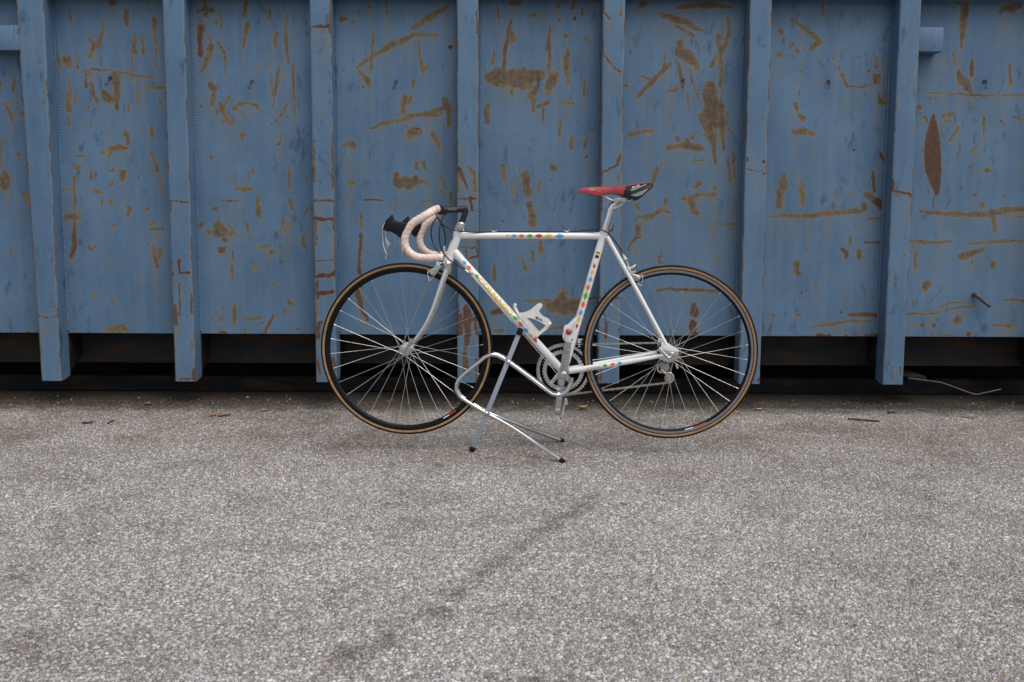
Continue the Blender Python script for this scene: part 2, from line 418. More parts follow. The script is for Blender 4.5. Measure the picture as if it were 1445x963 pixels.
# ------------------------------------------------------------------ mesh helpers
class MB:
    def __init__(self):
        self.v, self.f, self.mi, self.cur = [], [], [], 0
    def add(self, verts, faces, mi=None):
        o = len(self.v)
        self.v += [tuple(p) for p in verts]
        for f in faces:
            self.f.append(tuple(i + o for i in f)); self.mi.append(self.cur if mi is None else mi)
    def sweep(self, pts, r, seg=12, cap=True, flat=1.0, up=None):
        pts = [Vector(p) for p in pts]
        n = len(pts)
        rs = r if isinstance(r, (list, tuple)) else [r] * n
        tang = []
        for i in range(n):
            a, b = pts[max(0, i - 1)], pts[min(n - 1, i + 1)]
            tang.append((b - a).normalized())
        u = Vector(up) if up is not None else tang[0].orthogonal()
        rings = []
        for i in range(n):
            t = tang[i]
            u = (u - t * u.dot(t)).normalized()
            w = t.cross(u)
            rings.append([pts[i] + (u * math.cos(2 * math.pi * k / seg) + w * (math.sin(2 * math.pi * k / seg) * flat)) * rs[i] for k in range(seg)])
        vs = [p for ring in rings for p in ring]
        fs = []
        for i in range(n - 1):
            for k in range(seg):
                a, b = i * seg + k, i * seg + (k + 1) % seg
                fs.append((a, b, b + seg, a + seg))
        if cap:
            fs.append(tuple(range(seg - 1, -1, -1)))
            fs.append(tuple((n - 1) * seg + k for k in range(seg)))
        self.add(vs, fs)
    def lathe(self, c, axis, profile, seg=32, mats=None, closed=False):
        c = Vector(c); axis = Vector(axis).normalized()
        u = axis.orthogonal().normalized(); w = axis.cross(u)
        n = len(profile); vs = []
        for r, h in profile:
            for k in range(seg):
                a = 2 * math.pi * k / seg
                vs.append(c + axis * h + (u * math.cos(a) + w * math.sin(a)) * r)
        o = len(self.v)
        self.v += [tuple(p) for p in vs]
        rng = n if closed else n - 1
        for i in range(rng):
            j = (i + 1) % n
            for k in range(seg):
                k2 = (k + 1) % seg
                self.f.append((o + i * seg + k, o + i * seg + k2, o + j * seg + k2, o + j * seg + k))
                self.mi.append(mats[i] if mats else self.cur)
        if not closed:
            for i, rev in ((0, True), (n - 1, False)):
                if profile[i][0] > 1e-6:
                    f = [o + i * seg + k for k in range(seg)]
                    self.f.append(tuple(reversed(f)) if rev else tuple(f)); self.mi.append(mats[min(i, n - 2)] if mats else self.cur)
    def prism(self, pts, vec):
        vec = Vector(vec); pts = [Vector(p) for p in pts]; n = len(pts)
        vs = [p + vec * 0.5 for p in pts] + [p - vec * 0.5 for p in pts]
        fs = [tuple(range(n)), tuple(range(2 * n - 1, n - 1, -1))]
        for i in range(n):
            j = (i + 1) % n
            fs.append((i, i + n, j + n, j))
        self.add(vs, fs)
    def box(self, lo, hi):
        x0, y0, z0 = lo; x1, y1, z1 = hi
        self.add([(x0, y0, z0), (x1, y0, z0), (x1, y1, z0), (x0, y1, z0), (x0, y0, z1), (x1, y0, z1), (x1, y1, z1), (x0, y1, z1)],
                 [(0, 3, 2, 1), (4, 5, 6, 7), (0, 1, 5, 4), (1, 2, 6, 5), (2, 3, 7, 6), (3, 0, 4, 7)])
    def obox(self, c, ax, ay, az):
        c, ax, ay, az = Vector(c), Vector(ax), Vector(ay), Vector(az)
        vs = [c + ax * sx + ay * sy + az * sz for sz in (-.5, .5) for sx, sy in ((-.5, -.5), (.5, -.5), (.5, .5), (-.5, .5))]
        self.add(vs, [(0, 3, 2, 1), (4, 5, 6, 7), (0, 1, 5, 4), (1, 2, 6, 5), (2, 3, 7, 6), (3, 0, 4, 7)])
    def ball(self, c, r, seg=12, rings=7, sx=None):
        prof = [(max(1e-5, r * math.sin(math.pi * i / rings)), -r * math.cos(math.pi * i / rings)) for i in range(rings + 1)]
        self.lathe(c, sx or UP, prof, seg)
    def build(self, name, mat, parent=None, smooth=True, bevel=0.0, angle=40, kind=None, origin=None):
        me = bpy.data.meshes.new(name)
        me.from_pydata(self.v, [], self.f)
        mats = mat if isinstance(mat, (list, tuple)) else [mat]
        for m_ in mats: me.materials.append(M[m_] if isinstance(m_, str) else m_)
        me.polygons.foreach_set('material_index', self.mi)
        bm = bmesh.new(); bm.from_mesh(me)
        bmesh.ops.remove_doubles(bm, verts=bm.verts, dist=1e-6)
        bmesh.ops.recalc_face_normals(bm, faces=bm.faces)
        if bevel:
            es = [e for e in bm.edges if len(e.link_faces) == 2 and e.calc_face_angle(0) > R(35)]
            bmesh.ops.bevel(bm, geom=es, offset=bevel, segments=2, affect='EDGES', profile=0.5, clamp_overlap=True)
        for f in bm.faces: f.smooth = smooth
        for e in bm.edges:
            if len(e.link_faces) == 2 and e.calc_face_angle(0) > R(angle): e.smooth = False
        bm.to_mesh(me); bm.free()
        o = bpy.data.objects.new(name, me)
        col.objects.link(o)
        if parent: o.parent = parent
        if kind: o['kind'] = kind
        return o

def spline(pts, sub=8):
    pts = [Vector(p) for p in pts]
    q = [pts[0] * 2 - pts[1]] + pts + [pts[-1] * 2 - pts[-2]]
    out = []
    for i in range(1, len(q) - 2):
        p0, p1, p2, p3 = q[i - 1], q[i], q[i + 1], q[i + 2]
        for k in range(sub):
            t = k / sub
            out.append(0.5 * ((2 * p1) + (p2 - p0) * t + (2 * p0 - 5 * p1 + 4 * p2 - p3) * t * t + (3 * p1 - p0 - 3 * p2 + p3) * t ** 3))
    out.append(pts[-1])
    return out

def empty(name, loc, parent=None, label=None, cat=None, group=None):
    o = bpy.data.objects.new(name, None)
    o.empty_display_size = 0.05
    col.objects.link(o)
    if parent: o.parent = parent
    if label: o['label'] = label
    if cat: o['category'] = cat
    if group: o['group'] = group
    return o

def tag(o, label, cat, group=None):
    o['label'] = label; o['category'] = cat
    if group: o['group'] = group
    return o

def text_mesh(body, size=1.0, bold=0.0, shear=0.0):
    cu = bpy.data.curves.new('lettering', 'FONT')
    cu.body = body; cu.size = size; cu.align_x = 'CENTER'; cu.align_y = 'CENTER'
    cu.offset = bold; cu.shear = shear; cu.resolution_u = 3
    o = bpy.data.objects.new('lettering', cu)
    col.objects.link(o)
    dg = bpy.context.evaluated_depsgraph_get()
    me = bpy.data.meshes.new_from_object(o.evaluated_get(dg))
    bpy.data.objects.remove(o); bpy.data.curves.remove(cu)
    bm = bmesh.new(); bm.from_mesh(me)
    bmesh.ops.triangulate(bm, faces=bm.faces)
    bmesh.ops.subdivide_edges(bm, edges=[e for e in bm.edges if e.calc_length() > size * 0.25], cuts=2, use_grid_fill=True)
    v = [tuple(q.co) for q in bm.verts]; bm.verts.index_update()
    f = [tuple(q.index for q in p.verts) for p in bm.faces]
    bm.free(); bpy.data.meshes.remove(me)
    return v, f

# ================================================================== THE SETTING
M['asphalt'], M['stone'] = build_ground_materials()
g = MB()
g.add([(-150, -150, 0), (150, -150, 0), (150, 150, 0), (-150, 150, 0)], [(0, 1, 2, 3)])
go = g.build('ground', 'asphalt', smooth=False)
go['kind'] = 'structure'

def scatter_stones():
    cand = 520000
    y = np.random.uniform(1.55, 4.95, cand); x = np.random.uniform(-3.3, 3.3, cand)
    keep = np.abs(x) < 0.56 * y + 0.35
    dens = np.interp(y, [1.5, 2.6, 3.6, 4.95], [1.0, 0.85, 0.50, 0.34])
    keep &= np.random.rand(cand) < dens
    x, y = x[keep], y[keep]
    n = min(len(x), 145000)
    x, y = x[:n], y[:n]
    k = 5
    ang = np.sort(np.random.rand(n, k) * 0.9 + np.arange(k)[None, :], axis=1) * (2 * math.pi / k)
    r = np.random.uniform(0.0022, 0.0050, n) * np.where(np.random.rand(n) < 0.06, 1.5, 1.0)
    el = np.random.uniform(0.7, 1.35, n); th = np.random.rand(n) * 6.283
    rr = r[:, None] * np.random.uniform(0.8, 1.2, (n, k))
    bx = rr * np.cos(ang) * el[:, None]; by = rr * np.sin(ang) / el[:, None]
    c, s = np.cos(th)[:, None], np.sin(th)[:, None]
    bx, by = bx * c - by * s, bx * s + by * c
    h = np.random.uniform(0.0010, 0.0030, n)
    tilt = np.random.uniform(-0.25, 0.25, (2, n, 1))
    V = np.empty((n, 2 * k, 3), np.float32)
    V[:, :k, 0] = x[:, None] + bx; V[:, :k, 1] = y[:, None] + by; V[:, :k, 2] = -0.0006
    V[:, k:, 0] = x[:, None] + bx * 0.72; V[:, k:, 1] = y[:, None] + by * 0.72
    V[:, k:, 2] = h[:, None] + bx * tilt[0] + by * tilt[1]
    base = (np.arange(n) * 2 * k)[:, None, None]
    quads = np.array([[i, (i + 1) % k, k + (i + 1) % k, k + i] for i in range(k)])[None]
    Q = (base + quads).reshape(n, -1)
    T = (np.arange(n) * 2 * k)[:, None] + np.arange(k, 2 * k)[None]
    loops = np.concatenate([Q, T], axis=1).reshape(-1).astype(np.int32)
    sizes = np.tile(np.array([4] * k + [k]), n)
    starts = np.concatenate([[0], np.cumsum(sizes)[:-1]]).astype(np.int32)
    me = bpy.data.meshes.new('surface_stones')
    me.vertices.add(n * 2 * k); me.vertices.foreach_set('co', V.reshape(-1))
    me.loops.add(len(loops)); me.loops.foreach_set('vertex_index', loops)
    me.polygons.add(len(sizes)); me.polygons.foreach_set('loop_start', starts)
    me.update(calc_edges=True); me.validate()
    me.materials.append(M['stone'])
    o = bpy.data.objects.new('surface_stones', me); col.objects.link(o)
    o['kind'] = 'stuff'; o['label'] = 'pale crushed stones worn proud of the grey asphalt'; o['category'] = 'gravel'
scatter_stones()

def scatter_crumbs():
    b = MB(); rnd = random.Random(3)
    for k in range(1500):
        y = rnd.gauss(4.93, 0.07); x = rnd.uniform(-3.1, 3.1)
        if rnd.random() < .4: x = round(x * 1.7) / 1.7 + rnd.gauss(0, .09)
        r = rnd.uniform(.002, .0065) * (1.6 if rnd.random() < .06 else 1)
        n = 5; a0 = rnd.uniform(0, 6.28)
        ring = [(x + math.cos(a0 + 6.283 * i / n) * r * rnd.uniform(.7, 1.4), y + math.sin(a0 + 6.283 * i / n) * r * rnd.uniform(.7, 1.4), .0) for i in range(n)]
        topv = (x + rnd.uniform(-.3, .3) * r, y, r * rnd.uniform(.5, 1.2))
        b.add(ring + [topv], [(i, (i + 1) % n, n) for i in range(n)])
    o = b.build('ground_crumbs', 'crumbs', None, smooth=False)
    o['kind'] = 'stuff'; o['label'] = 'dark crumbs of dirt and moss gathered under the container edge'; o['category'] = 'dirt'
def crumb_mat():
    m, nt, b = new_mat('crumbs')
    g_ = nt.nodes.new('ShaderNodeNewGeometry'); rp = nt.nodes.new('ShaderNodeValToRGB'); e = rp.color_ramp.elements
    rp.color_ramp.interpolation = 'CONSTANT'
    e[0].color = (0.045, 0.038, 0.030, 1); e[1].position = 0.35; e[1].color = (0.075, 0.060, 0.042, 1)
    for p_, c_ in ((.6, (0.04, 0.055, 0.018, 1)), (.75, (0.03, 0.027, 0.025, 1)), (.93, (0.26, 0.23, 0.18, 1))):
        k = e.new(p_); k.color = c_
    nt.links.new(g_.outputs['Random Per Island'], rp.inputs['Fac']); nt.links.new(rp.outputs['Color'], b.inputs['Base Color'])
    b.inputs['Roughness'].default_value = .9
    return m
M['crumbs'] = crumb_mat()
scatter_crumbs()

# ================================================================== CONTAINER
WALL_Y, POST_Y = 4.95, 4.85
wall_z = lambda py, px=722: on_plane_y(px, py, WALL_Y).z
WALL_BOT, WALL_TOP = wall_z(472.5), 1.955
POST_BOT = on_plane_y(722, 540.5, POST_Y).z
container = empty('roll_off_container', (0, 0, 0), label='long blue steel container with rust-chipped ribbed side behind the bicycle', cat='container')

A_, B_, C_, D_, E_, F_, G_ = (0, 0, 3.21), (270, 0, 3.21), (460, 0, 3.21), (640, 0, 3.21), (860, 0, 3.21), (1050, 0, 3.208), (1225, 0, 3.209)
H_, I_, J_, K_, L_ = (0, 280, 2.833), (230, 280, 2.833), (600, 280, 2.833), (980, 280, 2.833), (1200, 280, 2.833)
S3, S6 = (780, 240, 5.35), (810, 360, 3.567)
# every knocked-off patch of paint: a stroke of x, y, half width, ...; a leading number is how red-brown it is
PANEL_RUST = {
A_: '310,50,6,322,95,8;575,50,12,575,115,9;505,5,18,520,5,12;670,0,4,675,60,5;470,100,5,452,190,10,440,210,16;410,175,8,425,205,18,402,262,9;612,160,6,608,240,12,590,240,7;645,175,8,648,240,9;705,95,14,690,120,10;700,135,7,713,245,6;697,250,5,699,305,5;300,270,24,308,290,16;252,245,12,270,300,8;248,185,5;350,265,6,353,305,6;350,332,4,420,316,5,500,320,5,600,338,5,720,362,4;597,255,4,599,380,4;388,330,8,388,390,9;400,330,5,425,355,3;305,355,4,318,415,6;310,430,14,313,500,13;400,487,11;412,375,7,425,430,10,440,462,9;520,345,20,525,400,20,527,490,11;470,425,17,495,450,22;345,440,5,338,465,4;577,465,5,583,505,4;665,395,7,700,397,10,740,395,6;622,410,5,622,455,5;726,461,13;308,540,8,312,575,4;572,605,12,578,650,12;685,580,10,686,620,10;450,695,3,510,670,12,540,668,14,572,675,6;495,690,8,490,715,3;497,600,4,498,625,3;345,707,4,395,707,4;352,760,13;560,785,18,555,810,14;510,770,12;415,765,5,410,810,8;425,750,3;508,831,9;622,795,3,630,810,4;690,690,9,705,740,12,715,775,6;670,772,3,720,773,3;725,785,4,725,900,4;338,800,7,342,960,6;305,863,4,340,865,4;430,862,10,455,870,9;500,910,11,505,930,8;465,905,5,467,930,4;585,945,12;665,948,11;65,355,9,63,410,7;30,480,8,45,520,10,62,550,6;20,470,5,60,460,3,105,475,3;100,515,12;20,800,24,20,840,22;5,620,4,5,770,4;88,700,14;112,880,12,120,920,10;80,905,5;40,877,6;0,380,8,0,420,5',
B_: '65,10,8,65,75,12;30,50,10,90,45,14;135,45,3,140,125,7;115,100,9;135,150,6;245,10,12,238,75,8;352,25,3,352,80,9;255,110,12,240,180,10,234,225,6;385,150,10,378,210,8;432,65,4,428,175,10,440,285,4;.7,40,125,14,40,250,12;35,80,4,60,140,6,95,205,4,130,250,3;90,215,16,48,325,9;120,190,5,150,235,7,155,340,5;412,265,8;300,310,4,315,295,5;400,305,6,385,400,7,373,480,4;366,340,4,368,430,4;462,295,4,465,430,7,469,525,4;85,385,18,110,400,10;100,425,9,95,470,9;42,484,8;130,470,8,140,495,14,180,560,12;180,440,4,120,510,10;195,490,10,215,465,6,300,478,5,305,500,6;145,550,8;230,515,6;435,475,4,388,550,6;440,530,7;85,530,4;232,610,12,232,630,9;410,610,4,395,655,5;372,638,5;92,715,11;285,765,4,272,795,4;200,770,4,185,818,4;443,760,4,443,850,7;407,808,4;200,855,5,240,860,12,282,862,6;.9,140,910,3,212,912,3;112,945,12;300,900,8,302,963,10;445,890,4,455,945,9;315,890,4',
C_: '70,85,14,90,80,9;127,100,9;200,32,13;148,45,4,150,80,3;265,10,4,300,130,3;390,133,5,460,85,18,550,30,6;138,310,4,200,265,10,300,205,14,400,160,12,500,158,5;218,135,4,210,230,6,205,315,6;155,330,10,185,360,15,200,400,7;170,395,8;420,190,7,430,270,8,440,330,10;455,300,8,445,320,8;397,365,8,390,400,5;357,440,14,350,510,13;390,435,7,375,470,5;190,585,4,300,550,10,420,520,12,530,495,12,555,485,14;540,460,18,555,500,14,555,575,7;440,530,6,520,520,8;390,600,30,420,595,16;375,625,10;480,600,13,500,640,13,515,685,9;78,665,5,120,652,16;207,475,3,208,500,4;408,735,10,408,765,9;440,740,10,450,775,5;320,790,12,325,830,20,370,830,32,400,820,22;430,820,10,460,835,6;515,795,4,545,855,6;500,840,7;515,865,4,545,880,4;157,745,3,157,785,3;95,785,5;100,835,4,125,830,8;95,895,5;.9,175,905,4,260,909,4;318,920,4,305,955,4;440,912,5,475,912,5;565,880,8,560,920,5;1,565,215,12',
D_: '195,10,4,207,80,6;270,5,22,300,8,12;.4,260,90,4,245,160,9,232,240,10,226,320,7;262,180,18,258,145,12;217,166,6;182,240,6,172,290,7;160,355,24,200,355,40,300,360,48,380,345,30,400,330,14;358,400,22,358,440,13,362,510,8;340,440,10;260,420,14,262,435,9;435,110,5,430,220,13,432,330,9;455,340,22,430,390,20,428,420,12;516,230,7,515,300,16,514,390,6;592,360,6,594,430,7;365,68,14;468,30,13;400,60,3,412,88,3;372,108,6;480,92,9;1,553,82,9;508,162,10;598,180,9;545,5,10,540,45,6;580,40,7,585,65,5;152,480,14,150,555,13;380,485,9,430,465,8;405,490,7,406,555,4;480,470,4,545,468,5;505,458,6;432,510,5;488,550,5,480,615,5;535,630,14,530,665,14;605,620,6,595,665,8;1,592,711,4,606,711,4;355,637,5;225,745,8,230,800,9,235,830,5;300,770,6;327,790,16,330,840,18,335,870,20;450,762,17;283,825,5,283,865,4;265,860,4,278,890,4;388,825,6,386,870,5;440,817,6;345,920,12,346,960,12',
E_: '150,20,18,165,10,12;230,65,7,300,90,16,360,110,14,420,140,7;300,120,6,380,165,7;300,38,5,400,22,14,470,22,14,560,34,7;320,195,13,320,240,20,370,265,22,395,305,14;255,240,3,245,310,5;280,285,5,215,350,13,130,440,9;145,345,7,180,358,7;78,390,9;315,290,5,325,345,9,330,400,7;265,415,7,300,405,12;362,300,3,375,370,4,408,460,4;355,415,4,360,490,5;490,165,12,500,230,11,504,300,8,502,395,5;.6,510,90,3,510,470,3;535,90,8,545,140,12,520,220,7;485,255,9,460,300,10;455,390,26,455,450,36,455,520,40,460,600,28,470,660,14,480,745,5;505,480,18,510,560,16,518,680,5;545,590,8;560,600,8;85,612,7,130,602,9,200,592,6;270,665,12,340,660,16,400,670,18,425,678,8;310,630,14;350,635,10;378,620,12;400,617,3,440,612,4;278,516,6;370,735,4,425,725,4;390,700,4,378,760,3;215,765,9,195,840,6;405,830,14,378,855,6;478,850,10;340,900,9,400,887,10,480,880,8;370,915,24,380,945,16;535,720,8,545,800,9,545,815,10;560,690,6,570,810,6;536,500,4,538,580,4',
F_: '360,0,8,362,80,6;392,8,14;215,85,6,280,130,9,350,190,11;170,143,14;160,250,14;212,212,12,222,198,8;240,230,9;275,220,6;305,220,14,350,190,10;404,260,8;521,262,5;430,305,7,450,350,9,465,390,10;470,392,4,530,398,5,590,385,4;595,260,4,598,305,8;598,345,20,600,370,16;562,322,7;628,265,3,635,450,4;605,420,4,620,462,14,640,470,8;548,430,4;252,325,6;167,340,5;235,475,13,240,500,8;265,535,16,245,515,6;220,600,8,265,597,18,320,610,8;385,590,6;464,478,6;352,489,7;182,795,12,165,870,22,155,930,14;262,835,12,264,920,12;418,855,5,412,910,4;.6,585,780,9,588,865,7;560,885,20,585,900,14;.9,605,915,18,630,920,14;.8,615,690,6,635,735,7;480,868,3,505,868,3;480,815,4;540,935,12;1,500,681,5;640,260,4;338,375,4',
G_: '380,5,4,430,25,7;435,35,16,428,120,15,420,220,5;268,0,6,268,55,5;610,40,14,650,38,20,685,22,14;600,62,8;540,175,7;388,240,5,392,305,6;.5,470,270,7,472,340,13;410,330,12,430,370,20,465,415,10;250,423,4,380,426,5,480,430,6,706,434,4;525,440,5;645,295,7,645,385,8;580,340,7;230,486,11;.75,297,522,6,294,560,18,292,610,30,291,660,37,292,720,39,298,780,35,306,830,24,312,880,9;.7,270,850,4,272,880,4;258,530,9,268,555,6;335,530,8,380,515,9;350,545,8,378,552,5;413,575,6,370,635,6;525,530,6,525,605,5;605,553,7;650,523,4,700,550,6;495,660,7,465,688,6;535,772,12,550,770,8;463,757,6;492,776,5;485,885,8;515,930,16;620,885,7;430,470,4;280,447,6;300,285,3,350,290,4;338,265,5',
H_: '105,15,8;123,85,5;42,200,6,42,225,4;10,373,6;43,425,6;72,90,4;250,78,12,290,75,12,322,75,10;262,45,4;302,0,5,302,110,6;.6,300,125,8,295,190,11,286,235,8;410,15,6;443,15,9;330,15,4;520,40,9,513,62,9;587,48,9;457,110,9;610,85,6,602,110,5;600,126,5,650,123,5;360,195,9,368,212,6,385,185,4;470,282,6;595,187,7;612,190,7,620,235,12,628,275,7;640,200,6,640,240,8;308,358,5;375,380,6,378,400,5;400,378,3;449,408,8,449,430,4;637,403,4;420,528,8,460,525,14,490,518,16,510,525,8;280,440,5;668,500,4;305,535,4,320,537,4;110,535,8,130,536,4',
I_: '215,45,9;150,108,12;225,110,22,235,135,25,215,140,18;185,135,10;248,165,12;.5,232,210,13,225,200,8;248,195,5;270,140,8;262,98,3,288,145,5;310,155,6;337,95,5,338,130,5;370,118,4;380,0,7,380,60,11,388,80,6;362,158,5;280,215,4,281,240,4;277,270,8,277,320,9;370,250,4,372,285,8;380,200,5,425,188,6;435,213,12;462,205,6,475,235,7;500,75,3,470,135,3;505,105,9,485,135,4;510,10,6,515,40,8;560,150,10,560,180,9;.8,562,190,4,568,210,4;580,40,4,560,70,3;440,343,7;480,353,6;385,370,7;285,430,8,283,500,9;240,442,5;232,483,9;195,483,5;325,478,5,365,482,8,395,475,5;495,410,7,512,423,8;487,450,9;.4,440,470,6,405,535,7;450,468,4;398,500,5;330,520,5,328,540,4;.6,225,538,8,250,538,6;540,523,7;585,378,4;792,65,6,796,110,6;.6,790,150,7,788,230,7;.6,785,240,6,785,300,7;.6,785,330,8,778,390,14,795,440,9,820,490,5',
J_: '415,25,9,425,60,16,428,100,14;310,90,5;218,110,5,240,128,3;.4,275,265,6,278,310,9,275,330,4;380,225,4,400,285,5;428,215,6,428,245,8;410,285,3,420,270,3;462,175,8,465,215,8;540,350,4,568,380,5;395,412,4,450,408,6,500,404,5;230,412,2,300,410,2;495,430,24,550,435,34,590,425,30,600,450,14;545,395,22,560,410,20;525,475,6;585,470,6;.5,620,405,5,690,395,8;.6,270,455,10,310,450,12;280,528,6,312,528,7;500,525,6,560,518,8,600,510,8;480,515,6;410,325,4;660,515,5',
S3: '630,255,10,650,290,14;650,350,8,700,350,16,760,340,20,830,300,18,880,325,12;700,370,14;740,360,20;855,225,20,850,260,16;640,440,22,650,490,25,620,520,18,585,550,16,570,620,8;625,385,6,640,350,6;560,640,4;630,610,6,640,640,4;650,580,5;815,540,4,815,670,6;800,700,10,830,700,8;890,590,8;660,670,5;745,680,5;860,380,6',
S6: '.4,420,180,5,480,172,7,600,175,8,700,180,8,820,185,6;430,15,7,428,45,6;560,20,5;610,20,6;.7,605,245,14,610,300,18,590,290,10;.8,600,345,18,595,390,20,600,400,22;610,210,5;660,335,5;505,375,3,550,375,4;635,360,4;722,15,4;.6,170,215,8,172,235,6;.6,540,420,3,545,430,3',
K_: '290,75,3,380,70,11,480,67,11,600,55,9,680,48,8;675,20,10,680,40,12;335,10,14,335,25,8;432,12,9;.7,720,10,14,750,30,14;.6,690,86,4,740,84,4;.7,675,177,3,715,176,6,748,176,4;620,150,4,618,185,5;.4,585,200,6,603,215,9,605,240,6;655,212,10,655,235,9;.3,410,265,15,410,295,14;1,428,380,5;1,447,370,4;485,345,3,485,360,4;313,465,9,320,470,4;418,468,10;.7,585,454,6;.5,610,466,6,670,465,8,735,468,9;465,516,4,550,503,7,620,493,7,705,490,4;.7,490,547,8,545,550,5;608,547,8;.7,685,548,6,735,548,7;632,432,4;512,478,4;565,5,4;627,78,3;60,105,4,110,103,5,165,105,5;95,63,5;155,53,4;10,60,9;78,140,3,78,170,3;92,237,5;40,197,4',
L_: '278,52,4,360,60,8,460,65,11,560,65,12,620,50,14,694,42,12;523,30,14;572,60,18,573,100,9,578,125,12;610,70,3,694,75,3;240,173,7,320,175,7,400,176,4;470,180,4,560,175,7,694,170,6;445,235,14,480,222,13,535,200,7;262,215,5,260,280,7;570,267,12;.3,302,348,20;225,462,5,290,463,6,350,458,4;362,432,5,400,418,5,450,416,5;380,450,4,440,437,5,495,430,5;428,485,18;430,512,5;230,508,3,270,508,5;.6,287,507,9;.6,332,507,8;247,414,6;620,408,4,694,408,4;570,508,5,620,510,6,665,508,6;588,477,6;.7,345,545,3,400,546,3;.7,470,545,9;.7,410,550,5;615,542,4',
}
POST_RUST = {
B_: '.9,550,122,5,625,116,6;.6,628,0,4,628,150,5;.6,557,640,4,558,830,4;.6,640,640,4,637,860,6;565,760,6;.9,556,912,4,643,910,4;627,402,4;628,212,4',
C_: '.8,683,50,4,683,150,4;.8,591,140,4,592,380,5;600,630,3,598,740,3;.7,600,760,10,625,810,8,640,860,4;645,755,6,672,790,10,675,880,8;600,780,9,600,860,9;.9,595,902,4,680,902,4;.9,655,900,8,665,950,6;617,695,6',
D_: '.6,677,5,5,683,50,6,708,88,5;.6,678,170,4,674,230,5,700,275,5,735,318,5,755,325,7;757,20,5,757,70,5;676,346,5;.8,752,700,4,745,745,5,680,780,4,668,840,5;745,790,7,745,835,5;.8,670,870,6,672,960,6',
E_: '.8,631,175,5,631,220,3,628,290,6;655,335,3,635,370,4;625,410,4;1,626,715,6,628,735,4;640,732,3,660,735,3;1,700,735,9;.9,630,770,3,700,775,3;.9,700,790,5',
F_: '.8,670,820,7,672,860,6,750,878,7,752,900,4;.9,680,570,4,682,595,4;.9,695,90,5,693,155,4',
H_: '214,148,3;.5,230,375,3,232,440,4;217,436,4;1,158,474,3,228,474,3;170,685,5;245,695,6,245,715,5;160,528,2,205,528,2;1,683,12,3,755,14,3;1,684,20,2,684,50,3;.9,715,245,6,718,285,7,720,300,4;.9,725,300,6,758,297,6;.9,695,290,4,695,310,4;.8,695,350,5;.8,718,340,3,718,470,4;.6,700,430,6,705,500,9;.7,765,380,5,766,460,7;770,570,5,770,605,4;.6,775,690,8,775,720,9;700,610,5;.6,720,725,5,760,722,4',
I_: '1,605,12,3,685,12,3;.9,610,80,8,640,85,5,682,82,7;.6,684,0,4,684,130,5;.6,612,90,4,610,190,4;.9,615,252,3,685,244,4;1,615,310,10,660,310,8,682,300,9;1,618,380,11,680,375,7;684,150,4,684,220,3;.8,615,330,6,620,400,7;615,420,4,612,480,6;620,590,4;.8,625,500,10,622,560,8;.6,620,650,6,625,700,5;.6,685,640,6,690,690,6',
J_: '.9,150,160,4,185,160,3;.9,140,200,3,205,195,3;.9,160,175,2,165,240,3;.9,160,245,4,205,235,5;.9,205,150,4,210,240,4;.8,130,380,6,128,550,7;.7,160,480,10,170,540,14,160,600,12;.7,200,420,6,205,540,8;.7,165,440,14,170,480,20;.5,160,620,10,165,700,12;.6,205,640,5,206,730,5;.7,140,470,10,140,540,10;1,700,145,3,745,130,4,750,105,3;.9,705,230,5;.6,695,395,5,780,400,4;.8,720,500,6,722,560,5;.7,780,520,4,780,620,4;.7,700,680,4,698,735,5;.7,770,735,6',
K_: '.7,185,600,5;.8,255,720,5,255,740,5',
L_: '243,0,3,240,30,3;.6,140,420,4,138,470,5;.6,137,515,4,140,545,5;218,230,4;.8,198,680,4,200,705,3',
}
def strokes(table, Y):
    out = []
    for (ox, oy, s), txt in table.items():
        for item in txt.split(';'):
            v = [float(q) for q in item.split(',')]
            t = 0.0
            if len(v) % 3 == 1: t, v = v[0], v[1:]
            pts = []
            for i in range(0, len(v), 3):
                p = on_plane_y(ox + v[i] / s, oy + v[i + 1] / s, Y)
                pts.append((p.x, p.z, v[i + 2] / s * Y / FPX))
            out.append((t, pts))
    return out
PANEL_STROKES = strokes(PANEL_RUST, WALL_Y)
POST_STROKES = strokes(POST_RUST, POST_Y)

def vnoise(X, Zc, cell, seed):
    rs = np.random.RandomState(seed); lat = rs.rand(64, 64)
    u, v = X / cell + 500, Zc / cell + 500
    i, j = np.floor(u).astype(int), np.floor(v).astype(int)
    fu, fv = u - i, v - j; fu = fu * fu * (3 - 2 * fu); fv = fv * fv * (3 - 2 * fv)
    g = lambda a, b_: lat[a % 64, b_ % 64]
    return (g(i, j) * (1 - fu) + g(i + 1, j) * fu) * (1 - fv) + (g(i, j + 1) * (1 - fu) + g(i + 1, j + 1) * fu) * fv

